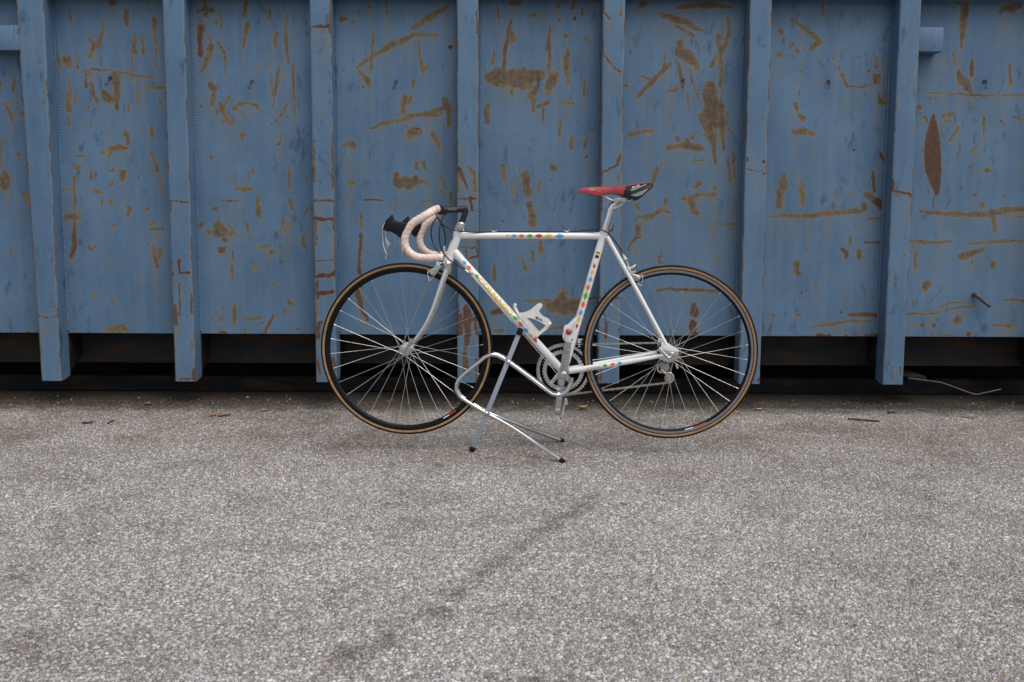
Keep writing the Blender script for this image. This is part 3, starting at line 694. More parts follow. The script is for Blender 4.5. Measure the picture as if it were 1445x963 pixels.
def rust_field(X, Zc, strks):
    X0, Z0 = X, Zc
    X = X0 + (vnoise(X0, Z0, .034, 1) - .5) * .008 + (vnoise(X0, Z0, .012, 2) - .5) * .006
    Zc = Z0 + (vnoise(X0, Z0, .034, 3) - .5) * .008 + (vnoise(X0, Z0, .012, 4) - .5) * .006
    swell = 0.70 + 0.60 * vnoise(X0, Z0, .028, 5)
    d = np.full(X.shape, -0.05); tone = np.zeros(X.shape)
    x0, x1 = X.min() - .05, X.max() + .05
    for t, pts in strks:
        xs = [p[0] for p in pts]
        if max(xs) < x0 or min(xs) > x1: continue
        if len(pts) == 1: pts = [pts[0], (pts[0][0], pts[0][1] - 0.001, pts[0][2])]
        best = np.full(X.shape, -0.05)
        for (ax, az, ar), (bx, bz, br) in zip(pts[:-1], pts[1:]):
            L2 = (bx - ax) ** 2 + (bz - az) ** 2 + 1e-9
            if t == .75: A_x, A_z, sw = X0, Z0, 1.0
            else: A_x, A_z, sw = X, Zc, swell
            tt = np.clip(((A_x - ax) * (bx - ax) + (A_z - az) * (bz - az)) / L2, 0, 1)
            q = (ar + (br - ar) * tt) * sw - np.hypot(A_x - ax - tt * (bx - ax), A_z - az - tt * (bz - az))
            best = np.maximum(best, q)
        tone = np.where((best > d) & (best > -0.012), t, tone)
        d = np.maximum(d, best)
    return d, tone

def grid_object(name, xs, zs, Yf, strks, parent, mat='container', extra=None):
    """a plate of painted steel facing the camera; carries where its paint is gone"""
    nx, nz = len(xs), len(zs)
    X, Zc = np.meshgrid(xs, zs)
    d, tone = rust_field(X, Zc, strks)
    if name == 'side_rib':
        e = np.minimum(X - xs[0], xs[-1] - X)
        wear = (0.0052 - e) - 0.030 * np.clip(0.66 - vnoise(X, Zc, .05, 11) * .6 - vnoise(X, Zc, .35, 12) * .45, 0, 1)
        tone = np.where((wear > d) & (wear > -.01), 0.6, tone); d = np.maximum(d, np.maximum(wear, -.05))
    m = np.clip(d / 0.004 + 0.5, 0, 1)
    drip = np.zeros_like(m)
    run = np.zeros(nx); dz = abs(zs[1] - zs[0]); k = math.exp(-dz / 0.11)
    for i in range(nz - 1, -1, -1):
        run = np.maximum(m[i], run * k); drip[i] = run
    Y = Yf(X, Zc)
    V = np.stack([X, Y, Zc], -1).reshape(-1, 3)
    idx = np.arange(nx * nz).reshape(nz, nx)
    Q = np.stack([idx[:-1, :-1], idx[:-1, 1:], idx[1:, 1:], idx[1:, :-1]], -1).reshape(-1, 4)
    verts = V.tolist(); faces = Q.tolist()
    attr = {'rust': d.reshape(-1) + 0.05, 'tone': tone.reshape(-1), 'drip': drip.reshape(-1)}
    n0 = len(verts)
    if extra:
        ev, ef = extra
        verts += [list(p) for p in ev]; faces += [[i + n0 for i in f] for f in ef]
        attr = {k_: np.concatenate([a, np.zeros(len(ev))]) for k_, a in attr.items()}
    me = bpy.data.meshes.new(name)
    me.from_pydata(verts, [], faces)
    for k_, a in attr.items():
        at = me.attributes.new(k_, 'FLOAT', 'POINT'); at.data.foreach_set('value', a.astype(np.float32))
    me.materials.append(M[mat])
    sm = np.zeros(len(me.polygons), bool); sm[:len(Q)] = True
    me.polygons.foreach_set('use_smooth', sm)
    me.update()
    o = bpy.data.objects.new(name, me); col.objects.link(o); o.parent = parent
    return o

post_px = [(47, 75), (239, 268.5), (442, 471.5), (645, 675), (847, 877.5), (1049.5, 1080), (1257, 1286)]
posts = []
for a, b in post_px:
    posts.append((on_plane_y(a, 300, POST_Y).x, on_plane_y(b, 300, POST_Y).x))
bay = posts[4][0] - posts[3][0]
posts = [(posts[0][0] - bay, posts[0][1] - bay)] + posts + [(posts[-1][0] + bay * 1.13, posts[-1][1] + bay * 1.13)]

def plate_y(seed):
    r = random.Random(seed)
    ph = [r.uniform(0, 6.28) for _ in range(6)]
    def f(X, Zc):
        return WALL_Y + 0.0035 * (np.sin(X * 4.1 + ph[0]) * np.sin(Zc * 3.3 + ph[1])) + 0.0018 * np.sin(X * 9 + ph[2] + 2 * np.sin(Zc * 5 + ph[3])) + 0.0008 * np.sin(X * 23 + ph[4]) * np.sin(Zc * 19 + ph[5])
    return f
STEP = 0.0050
for i in range(len(posts) - 1):
    xl, xr = posts[i][1] - 0.004, posts[i + 1][0] + 0.004
    nx = int((xr - xl) / STEP) + 1
    nz = int((WALL_TOP - WALL_BOT) / STEP) + 1
    xs = np.linspace(xl, xr, nx); zs = np.linspace(WALL_BOT, WALL_TOP + 0.02, nz)
    ex = ([(xl, WALL_Y + .006, WALL_BOT), (xr, WALL_Y + .006, WALL_BOT), (xl, WALL_Y + .006, WALL_TOP), (xr, WALL_Y + .006, WALL_TOP), (xl, WALL_Y - 0.001, WALL_BOT - .001), (xr, WALL_Y - 0.001, WALL_BOT - .001)],
          [(0, 1, 3, 2), (4, 5, 1, 0)])
    grid_object('side_panel', xs, zs, plate_y(i), PANEL_STROKES, container, extra=ex)

GUS_Y = WALL_Y + 0.26
for i, (xl, xr) in enumerate(posts):
    nx = int((xr - xl) / STEP) + 1
    nz = int((WALL_TOP - POST_BOT) / STEP) + 1
    rad = 0.006
    xs = np.linspace(xl, xr, nx); zs = np.linspace(POST_BOT, WALL_TOP + 0.02, nz)
    zt = WALL_TOP + 0.02
    SK = 0.034 if i == 1 else 0.0
    def yf(X, Zc, xl=xl, xr=xr):
        e = np.minimum(X - xl, xr - X)
        return POST_Y + 0.004 * np.clip(1 - e / 0.0045, 0, 1) ** 2
    y0 = POST_Y + 0.004
    ev, ef = [], []
    for x in (xl, xr):      # side cheeks, running back under the floor as a gusset
        o = len(ev)
        ev += [(x, y0, zt), (x, WALL_Y + .004, zt), (x, WALL_Y + .004, POST_BOT + .012), (x, y0 + .03, POST_BOT), (x, y0, POST_BOT)]
        ef.append(tuple(range(o, o + 5)) if x == xr else tuple(range(o + 4, o - 1, -1)))
    ef.append((4, 3, 8, 9)); ef.append((3, 2, 7, 8)); ef.append((2, 1, 6, 7))
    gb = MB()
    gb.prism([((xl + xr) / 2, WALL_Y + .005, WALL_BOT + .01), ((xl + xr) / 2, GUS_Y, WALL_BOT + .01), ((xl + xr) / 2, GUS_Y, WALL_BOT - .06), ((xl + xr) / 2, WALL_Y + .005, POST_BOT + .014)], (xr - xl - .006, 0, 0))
    gb.build('rib_gusset', 'underframe', container, bevel=.003)  # dark underframe colour also stands in for the shade behind the rib
    p = grid_object('side_rib', xs, zs, yf, POST_STROKES, container, extra=(ev, ef))
    if SK:      # this rib is wider at the top
        for vtx in p.data.vertices:
            vtx.co.x -= SK * max(0, (vtx.co.z - POST_BOT) / (zt - POST_BOT)) * (xr - vtx.co.x) / (xr - xl)
    # weld bead down both inner corners
    for x, sgn in ((xl, -1), (xr, 1)):
        w = MB()
        n = 130
        pts, rs = [], []
        for k in range(n * 2 + 1):
            z = WALL_BOT + 0.01 + (WALL_TOP - WALL_BOT - 0.02) * k / (2 * n)
            pts.append((x + sgn * 0.003, WALL_Y - 0.004, z)); rs.append(0.0072 if k % 2 else 0.0036)
        w.sweep(pts, rs, 6)
        w.build('weld_bead', 'container', p)

cmin, cmax = posts[0][0] - 1.1, posts[-1][1] + 1.1
for x0, x1 in ((cmin, posts[0][0]), (posts[-1][1], cmax)):
    b = MB(); b.box((x0, WALL_Y, WALL_BOT), (x1, WALL_Y + .006, 2.0)); b.build('side_panel', 'container', container)
b = MB(); b.box((cmin, POST_Y + 0.012, 1.958), (cmax, WALL_Y + 0.10, 2.11)); b.build('top_rail', 'container', container, bevel=0.008)
b = MB()
b.box((cmin, WALL_Y + 2.35, 0.34), (cmax, WALL_Y + 2.36, 2.05)); b.build('far_side_panel', 'container', container)
for x in (cmin, cmax):
    b = MB(); b.box((x - .01, WALL_Y + .01, 0.2), (x + .01, WALL_Y + 2.34, 2.05)); b.build('end_panel', 'container', container)
b = MB(); b.box((cmin + .02, WALL_Y + .012, WALL_BOT + .012), (cmax - .02, WALL_Y + 2.34, WALL_BOT + .02)); b.build('floor_plate', 'underframe', container)
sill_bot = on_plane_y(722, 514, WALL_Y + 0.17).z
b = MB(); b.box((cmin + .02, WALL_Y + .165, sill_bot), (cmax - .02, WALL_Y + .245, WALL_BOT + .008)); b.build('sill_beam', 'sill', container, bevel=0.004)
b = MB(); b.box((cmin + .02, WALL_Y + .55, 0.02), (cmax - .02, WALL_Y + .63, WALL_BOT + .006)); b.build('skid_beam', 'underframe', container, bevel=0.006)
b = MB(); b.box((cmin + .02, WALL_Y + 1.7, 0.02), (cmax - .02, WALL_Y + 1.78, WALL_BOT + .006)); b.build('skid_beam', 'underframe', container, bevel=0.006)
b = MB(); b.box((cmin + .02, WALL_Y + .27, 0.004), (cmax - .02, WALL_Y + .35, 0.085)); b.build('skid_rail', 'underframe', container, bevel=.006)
# short horizontal stubs on the outermost ribs in view
for (px0, px1, py0, py1) in ((1297, 1331, 38.5, 73), (-30, 29, 35.5, 71)):
    a, c = on_plane_y(px0, py0, POST_Y), on_plane_y(px1, py1, POST_Y)
    x0, x1 = a.x, c.x
    if px0 > 700: x0 = posts[-2][1] - 0.003
    else: x1 = posts[1][0] + 0.003
    b = MB(); b.box((x0, POST_Y + 0.002, c.z), (x1, WALL_Y + .002, a.z)); b.build('side_stub', 'container', container, bevel=0.004)
# net hooks
for (px, py) in ((155, 115), (355, 120), (558, 120), (760, 117), (963, 118), (1168, 120), (1388, 120)):
    p = on_plane_y(px, py, WALL_Y)
    b = MB()
    b.sweep(spline([p + Vector((0.004, 0.004, 0.018)), p + Vector((0.003, -0.020, 0.018)), p + Vector((0.002, -0.026, 0.008)), p + Vector((0, -0.026, -0.012)), p + Vector((-0.003, -0.034, -0.022)), p + Vector((-0.006, -0.046, -0.016))], 4), 0.0030, 8)
    b.obox(p + Vector((0.004, -0.001, 0.018)), (0.016, 0, 0), (0, 0.006, 0), (0, 0, 0.012))
    b.build('net_hook', 'rusty_steel', container)
p0 = on_plane_y(1373, 416, WALL_Y); p1 = on_plane_y(1398, 433, WALL_Y - 0.05)
b = MB(); b.sweep([p0 + Vector((0, .01, 0)), p0 + Vector((0.004, -.02, 0)), p1], [0.010, 0.011, 0.009], 8); b.build('steel_peg', 'rusty_steel', container)
b = MB(); b.sweep([on_plane_y(1282, 534, 4.93), on_plane_y(1328, 540, 4.90), on_plane_y(1334, 542, 4.90), on_plane_y(1372, 556, 4.86), on_plane_y(1379, 557, 4.86), on_plane_y(1413, 549.5, 4.84)], 0.0036, 8); b.build('release_rod', 'rusty_steel', container)
q = on_plane_y(1292, 535, 4.95); b = MB(); b.box((q.x - .05, 4.93, q.z - .012), (q.x + .045, 5.13, q.z + .016)); b.build('rod_bracket', 'underframe', container, bevel=.003)

# ================================================================== BICYCLE
bike = empty('bicycle', (0, 0, 0), label='white racing bicycle with coloured diamonds and red saddle, held up by a chrome stand', cat='bicycle')
z1 = Z(520, 250, 6.42); z2 = Z(620, 300, 5.35); z3 = Z(780, 240, 5.35); z7 = Z(740, 430, 5.35)
zc = Z(720, 415, 12.03); zh = Z(530, 280, 8.757); zf = Z(590, 340, 16.04); zb = Z(750, 470, 7.41); zd = Z(905, 460, 9.63); zr = Z(850, 340, 13.76); zs_ = Z(810, 250, 12.03)
FH, RH = P(573.7, 493.0), P(945.5, 497.7)
BB = P(795, 525)

class Tube:
    """straight frame tube that also takes decals wrapped on its skin"""
    def __init__(self, name, p0, p1, r0, r1=None, mat='white_paint', seg=24):
        self.p0, self.p1, self.r0, self.r1 = Vector(p0), Vector(p1), r0, r1 or r0
        self.ax = (self.p1 - self.p0); self.L = self.ax.length; self.ax.normalize()
        n = 6
        b = MB(); b.sweep([self.p0.lerp(self.p1, k / n) for k in range(n + 1)], [self.r0 + (self.r1 - self.r0) * k / n for k in range(n + 1)], seg)
        self.o = b.build(name, mat, bike)
        self.e1 = (BN - self.ax * BN.dot(self.ax)).normalized()
        self.e2 = self.ax.cross(self.e1)
        if self.e2.z < 0 and abs(self.e2.z) > 0.2: self.e2 = -self.e2
    def at(self, s, h, lift=0.0005):
        r = self.r0 + (self.r1 - self.r0) * s / self.L
        a = h / r
        return self.p0 + self.ax * s + (self.e1 * math.cos(a) + self.e2 * math.sin(a)) * (r + lift)
    def s_of(self, p):
        return (Vector(p) - self.p0).dot(self.ax)
    def diamond(self, p, hl, hh, mat, hoff=0.0, name='diamond_decal'):
        s0 = self.s_of(p); b = MB(); vs = []; n, m_ = 8, 4
        for i in range(n + 1):
            t = -1 + 2 * i / n
            w = hh * (1 - abs(t)) + 0.0002
            for j in range(m_ + 1):
                vs.append(self.at(s0 + t * hl, hoff + w * (-1 + 2 * j / m_)))
        fs = [(i * (m_ + 1) + j, i * (m_ + 1) + j + 1, (i + 1) * (m_ + 1) + j + 1, (i + 1) * (m_ + 1) + j) for i in range(n) for j in range(m_)]
        b.add(vs, fs); return b.build(name, mat, self.o)
    def letters(self, txt, p, length, height, mat, hoff=0.0, bold=0.0, flip=1, lift=0.0007, spacing=None, name='lettering'):
        v, f = text_mesh(txt, 1.0, bold)
        xs = [q[0] for q in v]; ys = [q[1] for q in v]
        w, h = max(xs) - min(xs), max(ys) - min(ys)
        cx, cy = (max(xs) + min(xs)) / 2, (max(ys) + min(ys)) / 2
        s0 = self.s_of(p); b = MB()
        b.add([self.at(s0 + flip * (q[0] - cx) / w * length, hoff + flip * (q[1] - cy) / h * height, lift) for q in v], f)
        return b.build(name, mat, self.o, smooth=False)

# steering axis
ST_TOP, ST_BOT = P(654, 308), P(631.6, 372)
axis = (ST_TOP - ST_BOT).normalized()
ht_top = P(648.0, 325.5); ht_top = ST_BOT + axis * (ht_top - ST_BOT).dot(axis)
ht_bot = ST_BOT + axis * 0.008
head = Tube('head_tube', ht_bot, ht_top, 0.0178)
top = Tube('top_tube', ST_BOT + axis * (P(646, 332.5) - ST_BOT).dot(axis), P(851.5, 333.5), 0.0132)
seat_top = P(852.5, 327)
seat = Tube('seat_tube', BB, seat_top, 0.0148)
down = Tube('down_tube', ST_BOT + axis * (P(639, 353) - ST_BOT).dot(axis), BB, 0.0152)
# lugs
for pts, rs in (([top.p0 + top.ax * 0.010, top.p0 + top.ax * 0.030, top.p0 + top.ax * 0.045], [0.0152, 0.0148, 0.0136]),
                ([top.p1 - top.ax * 0.035, top.p1 - top.ax * 0.012], [0.0137, 0.0150]),
                ([down.p0 + down.ax * 0.012, down.p0 + down.ax * 0.036, down.p0 + down.ax * 0.052], [0.0175, 0.0168, 0.0156]),
                ([ht_top - axis * 0.022, ht_top], [0.0186, 0.0190]), ([ht_bot, ht_bot + axis * 0.020], [0.0192, 0.0186]),
                ([seat_top - seat.ax * 0.034, seat_top + seat.ax * 0.004], [0.0156, 0.0166])):
    b = MB(); b.sweep(pts, rs, 24); b.build('frame_lug', 'white_paint', bike)
b = MB(); b.lathe(BB, BN, [(0.0205, -0.034), (0.0205, 0.034)], 28); b.build('bottom_bracket', 'white_paint', bike)
# stays
for side, nm in ((1, 'near'), (-1, 'far')):
    fx = (lambda p: p) if side > 0 else mirror
    b = MB(); b.sweep([fx(P(856.5, 334, 0.016)), fx(P(900, 412, 0.036)), fx(P(940.5, 487, 0.056))], [0.0082, 0.0080, 0.0064], 16); b.build('seat_stay', 'white_paint', bike)
    b = MB(); b.sweep([fx(P(797, 525, 0.024)), fx(P(842, 518, 0.034)), fx(P(890, 510, 0.046)), fx(P(936, 502, 0.056))], [0.0118, 0.0112, 0.0100, 0.0068], 16)
    o = b.build('chain_stay', 'white_paint', bike)
    pts = [P(933, 482, 0.056), P(942, 484, 0.056), P(958, 494, 0.056), P(957, 507, 0.056), P(945, 512, 0.056), P(930, 507, 0.056), P(932, 498, 0.056)]
    b = MB(); b.prism([fx(q) for q in pts], BN * 0.006); b.build('dropout', 'chrome', bike, bevel=.001)
b = MB(); b.sweep([P(872, 361, 0.022), P(872, 361, -0.022)], 0.0065, 12); b.build('stay_bridge', 'white_paint', bike)
b = MB(); b.sweep([P(826, 519.5, 0.03), P(826, 519.5, -0.03)], 0.006, 12); b.build('stay_bridge', 'white_paint', bike)

# decals
DC = {'y': 'decal_yellow', 'b': 'decal_blue', 'o': 'decal_orange', 'g': 'decal_green', 'r': 'decal_red'}
K = 1 / 5.35 / 364
for x, c_, hl, hh in ((518, 'y', 21, 9), (566, 'b', 24, 11), (622, 'o', 26, 13), (684, 'g', 28, 14), (752, 'r', 32, 15), (826, 'y', 34, 16), (908, 'b', 38, 16)):
    top.diamond(z2(x, 175), hl * K, hh * K * 1.1, DC[c_])
for x, y, c_, hl, hh in ((193, 380, 'b', 20, 13), (226, 417, 'o', 23, 15), (284, 482, 'g', 24, 15), (570, 796, 'g', 25, 15), (613, 843, 'o', 27, 16), (655, 888, 'b', 27, 16), (690, 930, 'y', 25, 15), (722, 964, 'r', 23, 13)):
    down.diamond(z2(x, y), hl * K, hh * K, DC[c_], hoff=0.0035)
for x, y, c_, hl, hh in ((1171, 405, 'r', 22, 11), (1158, 454, 'y', 25, 12), (1142, 506, 'b', 28, 14), (1126, 567, 'o', 32, 15), (1107, 629, 'g', 35, 17), (1089, 695, 'o', 32, 15), (1073, 757, 'b', 29, 14), (1058, 808, 'y', 26, 13), (1045, 857, 'r', 22, 11)):
    seat.diamond(z2(x, y), hl * K, hh * K, DC[c_])
def flatsign(t):
    return 1 if t.ax.dot(BU) > 0 else -1
down.letters('COLNAGO', z2(422, 638), 0.190, 0.0205, 'decal_yellow', hoff=0.0040, bold=0.032, flip=1)
seat.letters('COLNAGO', z2(1092, 640), 0.150, 0.0095, 'decal_yellow', hoff=0.0150 if seat.e2.dot(BU) < 0 else -0.0150, bold=0.01, flip=-1)
# seat tube badge
for dy, mt, w in ((-13, 'decal_black', 4), (-2, 'decal_yellow', 14), (12, 'decal_red', 3), (22, 'decal_black', 9)):
    s0 = seat.s_of(z2(1186, 312 + dy)); b = MB(); vs = []
    for i in (-1, 1):
        for j in range(7): vs.append(seat.at(s0 + i * w * K, 0.007 * (-1 + j / 3), 0.0005 + (0.0002 if mt != 'decal_yellow' else 0)))
    b.add(vs, [(j, j + 1, j + 8, j + 7) for j in range(6)]); b.build('seat_tube_badge', mt, seat.o)
# head badge of coloured stripes
for k, mt in enumerate(('decal_purple', 'decal_blue', 'decal_red', 'decal_black', 'decal_yellow', 'decal_green')):
    s0 = head.s_of(z1(778, 560)) + 0.009 - k * 0.0036
    b = MB(); vs = []
    for i in (-1, 1):
        for j in range(6): vs.append(head.at(s0 + i * 0.0016 + (j - 2.5) * 0.0016 , (0.011 + 0.012 * (j / 5)) * (-1 if head.e2.dot(BU) > 0 else 1), 0.0006))
    b.add(vs, [(j, j + 1, j + 7, j + 6) for j in range(5)]); b.build('head_badge', mt, head.o)
# chain stay decals (near stay): straight patch on the side of the stay
cs = Tube('chain_stay_sleeve', P(842, 518, 0.034), P(890, 510, 0.046), 0.01125, 0.01005)
for x, y, c_ in ((607, 452, 'g'), (665, 445, 'o'), (718, 437, 'b')):
    cs.diamond(z7(x, y, 0.044), 21 * K, 13 * K, DC[c_], hoff=0.0015)
cs.letters('ATHENA', z7(522, 470, 0.04), 0.056, 0.010, 'decal_grey', hoff=0.0, flip=1)

# fork
b = MB()
for side in (1, -1):
    fx = (lambda p: p) if side > 0 else mirror
    pts = [P(631.5, 379, 0.030), P(625, 397, 0.034), P(618.5, 416, 0.038), P(611, 437, 0.042), P(601, 458, 0.046), P(588, 477, 0.049), P(575, 491, 0.051)]
    sp = spline([fx(q) for q in pts], 5)
    n = len(sp)
    b2 = MB(); b2.sweep(sp, [0.0128 - 0.0062 * (i / (n - 1)) for i in range(n)], 18, flat=0.72, up=BU)
    b2.build('fork_blade', 'chrome', bike)
    b2 = MB(); b2.prism([fx(q) for q in [P(569, 488, .051), P(577, 486, .051), P(580, 492, .051), P(577, 499, .051), P(570, 499, .051), P(567, 494, .051)]], BN * 0.006); b2.build('fork_tip', 'chrome', bike, bevel=.001)
b.sweep([P(632, 377, 0.040), P(632.5, 376, 0.02), P(632.5, 376, -0.02), P(632, 377, -0.040)], [0.0125, 0.0150, 0.0150, 0.0125], 18)
b.sweep([ST_BOT - axis * 0.012, ST_BOT + axis * 0.002], [0.0172, 0.0172], 20)
b.build('fork_crown', 'chrome', bike)
b = MB()
b.lathe(ht_top, axis, [(0.0185, 0.0), (0.0200, 0.003), (0.0200, 0.010), (0.0170, 0.012), (0.0198, 0.013), (0.0198, 0.019), (0.0165, 0.021), (0.0185, 0.0215), (0.0185, 0.029), (0.0140, 0.034), (0.0118, 0.035)], 28)
b.build('headset_cup', 'chrome', bike)
b = MB(); b.lathe(ST_BOT - axis * 0.003, axis, [(0.0185, 0.0), (0.0200, 0.002), (0.0200, 0.009), (0.0185, 0.011)], 28)
b.build('headset_cup', 'chrome', bike)

# stem
q0 = ht_top + axis * 0.030
qt = ST_BOT + axis * (P(657.5, 296.5) - ST_BOT).dot(axis)
b = MB()
b.sweep([q0, q0 + axis * 0.022, qt], 0.0112, 20)
clampc = P(621, 296.5)
b.sweep(spline([qt + axis * .005 + BU * .004, qt.lerp(clampc, 0.35) + UP * .002, qt.lerp(clampc, 0.8), clampc], 4), 0.0125, 18)
b.lathe(clampc, BN, [(0.0165, -0.022), (0.0185, -0.018), (0.0185, 0.018), (0.0165, 0.022)], 24)
b.sweep([clampc + BU * 0.018 - UP * 0.014 + BN * .012, clampc + BU * 0.018 - UP * 0.014 - BN * .012], 0.007, 12)
stem = b.build('stem', 'black_paint', bike)
v, f = text_mesh('3TTT', 1.0, 0.01, 0.3)
b = MB(); xs = [q[0] for q in v]; w = max(xs) - min(xs); mid = qt.lerp(clampc, 0.52) + BN * 0.0131
b.add([mid + BU * ((q[0] - (max(xs) + min(xs)) / 2) / w * 0.036) + UP * (q[1] * 0.011) - BN * (0.0131 - math.sqrt(max(0, 0.0131 ** 2 - (q[1] * 0.011) ** 2))) for q in v], f)
b.build('stem_lettering', 'decal_grey', stem, smooth=False)

# handlebar, tape, hoods and levers
near_bar = [P(618, 295, 0.030), P(613, 296.5, 0.10), P(609.5, 298.5, 0.165), P(603, 302.5, 0.192), P(594, 307.8, 0.200), P(583, 315, 0.203), P(576, 324, 0.204), P(571.5, 335, 0.205), P(571.8, 346, 0.206), P(576.5, 355, 0.208), P(585, 361.5, 0.210), P(596, 364.2, 0.211), P(609, 364.3, 0.212), P(622.5, 363.5, 0.212)]
b = MB(); b.sweep([P(619, 295.2, 0.05), P(619, 295.2, -0.05)], 0.0128, 18); bar = b.build('handlebar', 'black_paint', bike)
def tape(pts, parent):
    sp = spline(pts, 14)
    # even spacing so that the wraps are regular
    acc = [0]
    for i in range(1, len(sp)): acc.append(acc[-1] + (sp[i] - sp[i - 1]).length)
    Lt = acc[-1]; N = 210; out = []; j = 0
    for k in range(N):
        s = Lt * k / (N - 1)
        while j < len(acc) - 2 and acc[j + 1] < s: j += 1
        t = (s - acc[j]) / max(1e-9, acc[j + 1] - acc[j]); out.append(sp[j].lerp(sp[j + 1], min(1, t)))
    seg = 16; tang = [(out[min(N - 1, i + 1)] - out[max(0, i - 1)]).normalized() for i in range(N)]
    u = tang[0].orthogonal(); vs, seam = [], []
    pitch = 0.0185
    for i in range(N):
        t = tang[i]; u = (u - t * u.dot(t)).normalized(); w = t.cross(u); s = Lt * i / (N - 1)
        for k in range(seg):
            a = 2 * math.pi * k / seg
            ph = ((s + 0.35 * pitch * math.sin(a)) / pitch) % 1.0
            r = 0.0142 + 0.0005 * ph
            if i == 0 or i == N - 1: r *= 0.86
            vs.append(out[i] + (u * math.cos(a) + w * math.sin(a)) * r)
            seam.append(1.0 if ph < 0.14 else (0.35 if ph > 0.9 else 0.0))
    fs = [(i * seg + k, i * seg + (k + 1) % seg, (i + 1) * seg + (k + 1) % seg, (i + 1) * seg + k) for i in range(N - 1) for k in range(seg)]
    fs += [tuple(range(seg - 1, -1, -1)), tuple((N - 1) * seg + k for k in range(seg))]
    me = bpy.data.meshes.new('bar_tape'); me.from_pydata([tuple(p) for p in vs], [], fs)
    at = me.attributes.new('seam', 'FLOAT', 'POINT'); at.data.foreach_set('value', seam)
    me.materials.append(M['bar_tape'])
    me.polygons.foreach_set('use_smooth', [True] * len(me.polygons)); me.update()
    o = bpy.data.objects.new('bar_tape', me); col.objects.link(o); o.parent = parent
    return o
tape(near_bar, bar)
tape([mirror(q) for q in near_bar], bar)
for side in (1, -1):
    fx = (lambda p: p) if side > 0 else mirror
    b = MB(); b.lathe(fx(P(622.8, 363.5, 0.212)), BU, [(0.0125, -0.002), (0.0135, 0.002), (0.0120, 0.006), (0.002, 0.0075)], 16); b.build('bar_plug', 'white_plastic', bar)
    hood = [(395, 295), (385, 360), (310, 497), (262, 452), (190, 412), (128, 410), (112, 370), (130, 275), (210, 195), (228, 260), (240, 280), (300, 290)]
    pts = [fx(zh(x, y, 0.200)) for x, y in hood]
    b = MB(); b.prism(pts, BN * 0.030)
    o = b.build('brake_hood', 'hood', bike, bevel=0.007, angle=60)
    lever = [(122, 300), (104, 340), (90, 410), (88, 490), (98, 580), (120, 650), (136, 690), (126, 750)]
    lp = spline([fx(zh(x, y, 0.200)) for x, y in lever], 5); n = len(lp)
    b = MB(); b.sweep(lp, [0.0058 - 0.0020 * i / (n - 1) for i in range(n)], 12, flat=1.9, up=BU)
    lo = b.build('brake_lever', 'alloy', bike)
    paddle = [(118, 425), (135, 415), (128, 470), (150, 525), (184, 570), (150, 632), (135, 610), (118, 520)]
    b = MB(); b.prism([fx(zh(x, y, 0.190)) for x, y in paddle], BN * 0.006); b.build('shift_paddle', 'alloy', lo, bevel=.0015)
    b = MB(); b.sweep([fx(zh(128, 385, 0.186)), fx(zh(128, 385, 0.214))], 0.006, 10); b.build('lever_pivot', 'black_paint', lo)

# cables
def cable(pts, r=0.0026, name='cable', mat='cable'):
    b = MB(); b.sweep(spline(pts, 8), r, 8); return b.build(name, mat, bike)
cable([zh(735, 185, .06), zh(770, 240, .07), zh(820, 315, .05), zh(900, 372, .036), zh(975, 397, .030), zh(1080, 411, .020), P(672, 328.0, .012), P(698, 327.2, .006), P(760, 327.2, 0.004), P(802, 327.3, .004), P(826, 325.6, .006), P(846, 324.4, .020), P(857, 328.5, .021), P(866, 338, .014), P(873, 348, .006), zr(380, 215, 0.0)], name='rear_brake_cable')
cable([zh(745, 200, .05), zh(790, 270, .05), zh(835, 360, .03), zh(860, 460, .012), zh(858, 575, 0.0)], name='front_brake_cable')
cable([zh(838, 205, .06), zh(805, 320, .07), zh(788, 430, .07), zh(795, 540, .065), zh(820, 640, .055), zh(865, 712, .045), zh(930, 775, .036), zh(1010, 825, .030), zf(1060, 660, .022)], name='gear_cable')
cable([zh(760, 235, -.05), zh(705, 320, -.06), zh(686, 430, -.06), zh(705, 540, -.06), zh(745, 625, -.05), zh(795, 682, -.04), zf(560, 345, -.03), zf(700, 430, -.026), zf(820, 500, -.025), zf(900, 560, -.024)], name='gear_cable')
for x, y in ((697, 327), (800, 327)):
    b = MB()
    b.obox(P(x, y, .004), BU * .010, BN * .010, UP * .006)
    for dx in (-4.5, 4.5): b.sweep([P(x + dx * .8, y + 2, .004), P(x + dx * .8 , y - 2.4, .004)], 0.0016, 6)
    b.build('cable_clip', 'white_plastic', bike)
# cable adjusters on the down tube
b = MB(); b.sweep([zf(1060, 660, .022), zf(1140, 722, .021)], 0.0042, 12); b.lathe(zf(1205, 742, .018), BN, [(0.0, -.008), (0.0065, -.008), (0.0068, .002), (0.0045, .006), (0.0, .007)], 18); b.build('cable_adjuster', 'steel', bike)
# bare gear wires running down the frame
b = MB(); b.sweep([zf(1205, 765, .016), P(789, 531, .012)], 0.0009, 6); b.build('gear_wire', 'steel', bike)

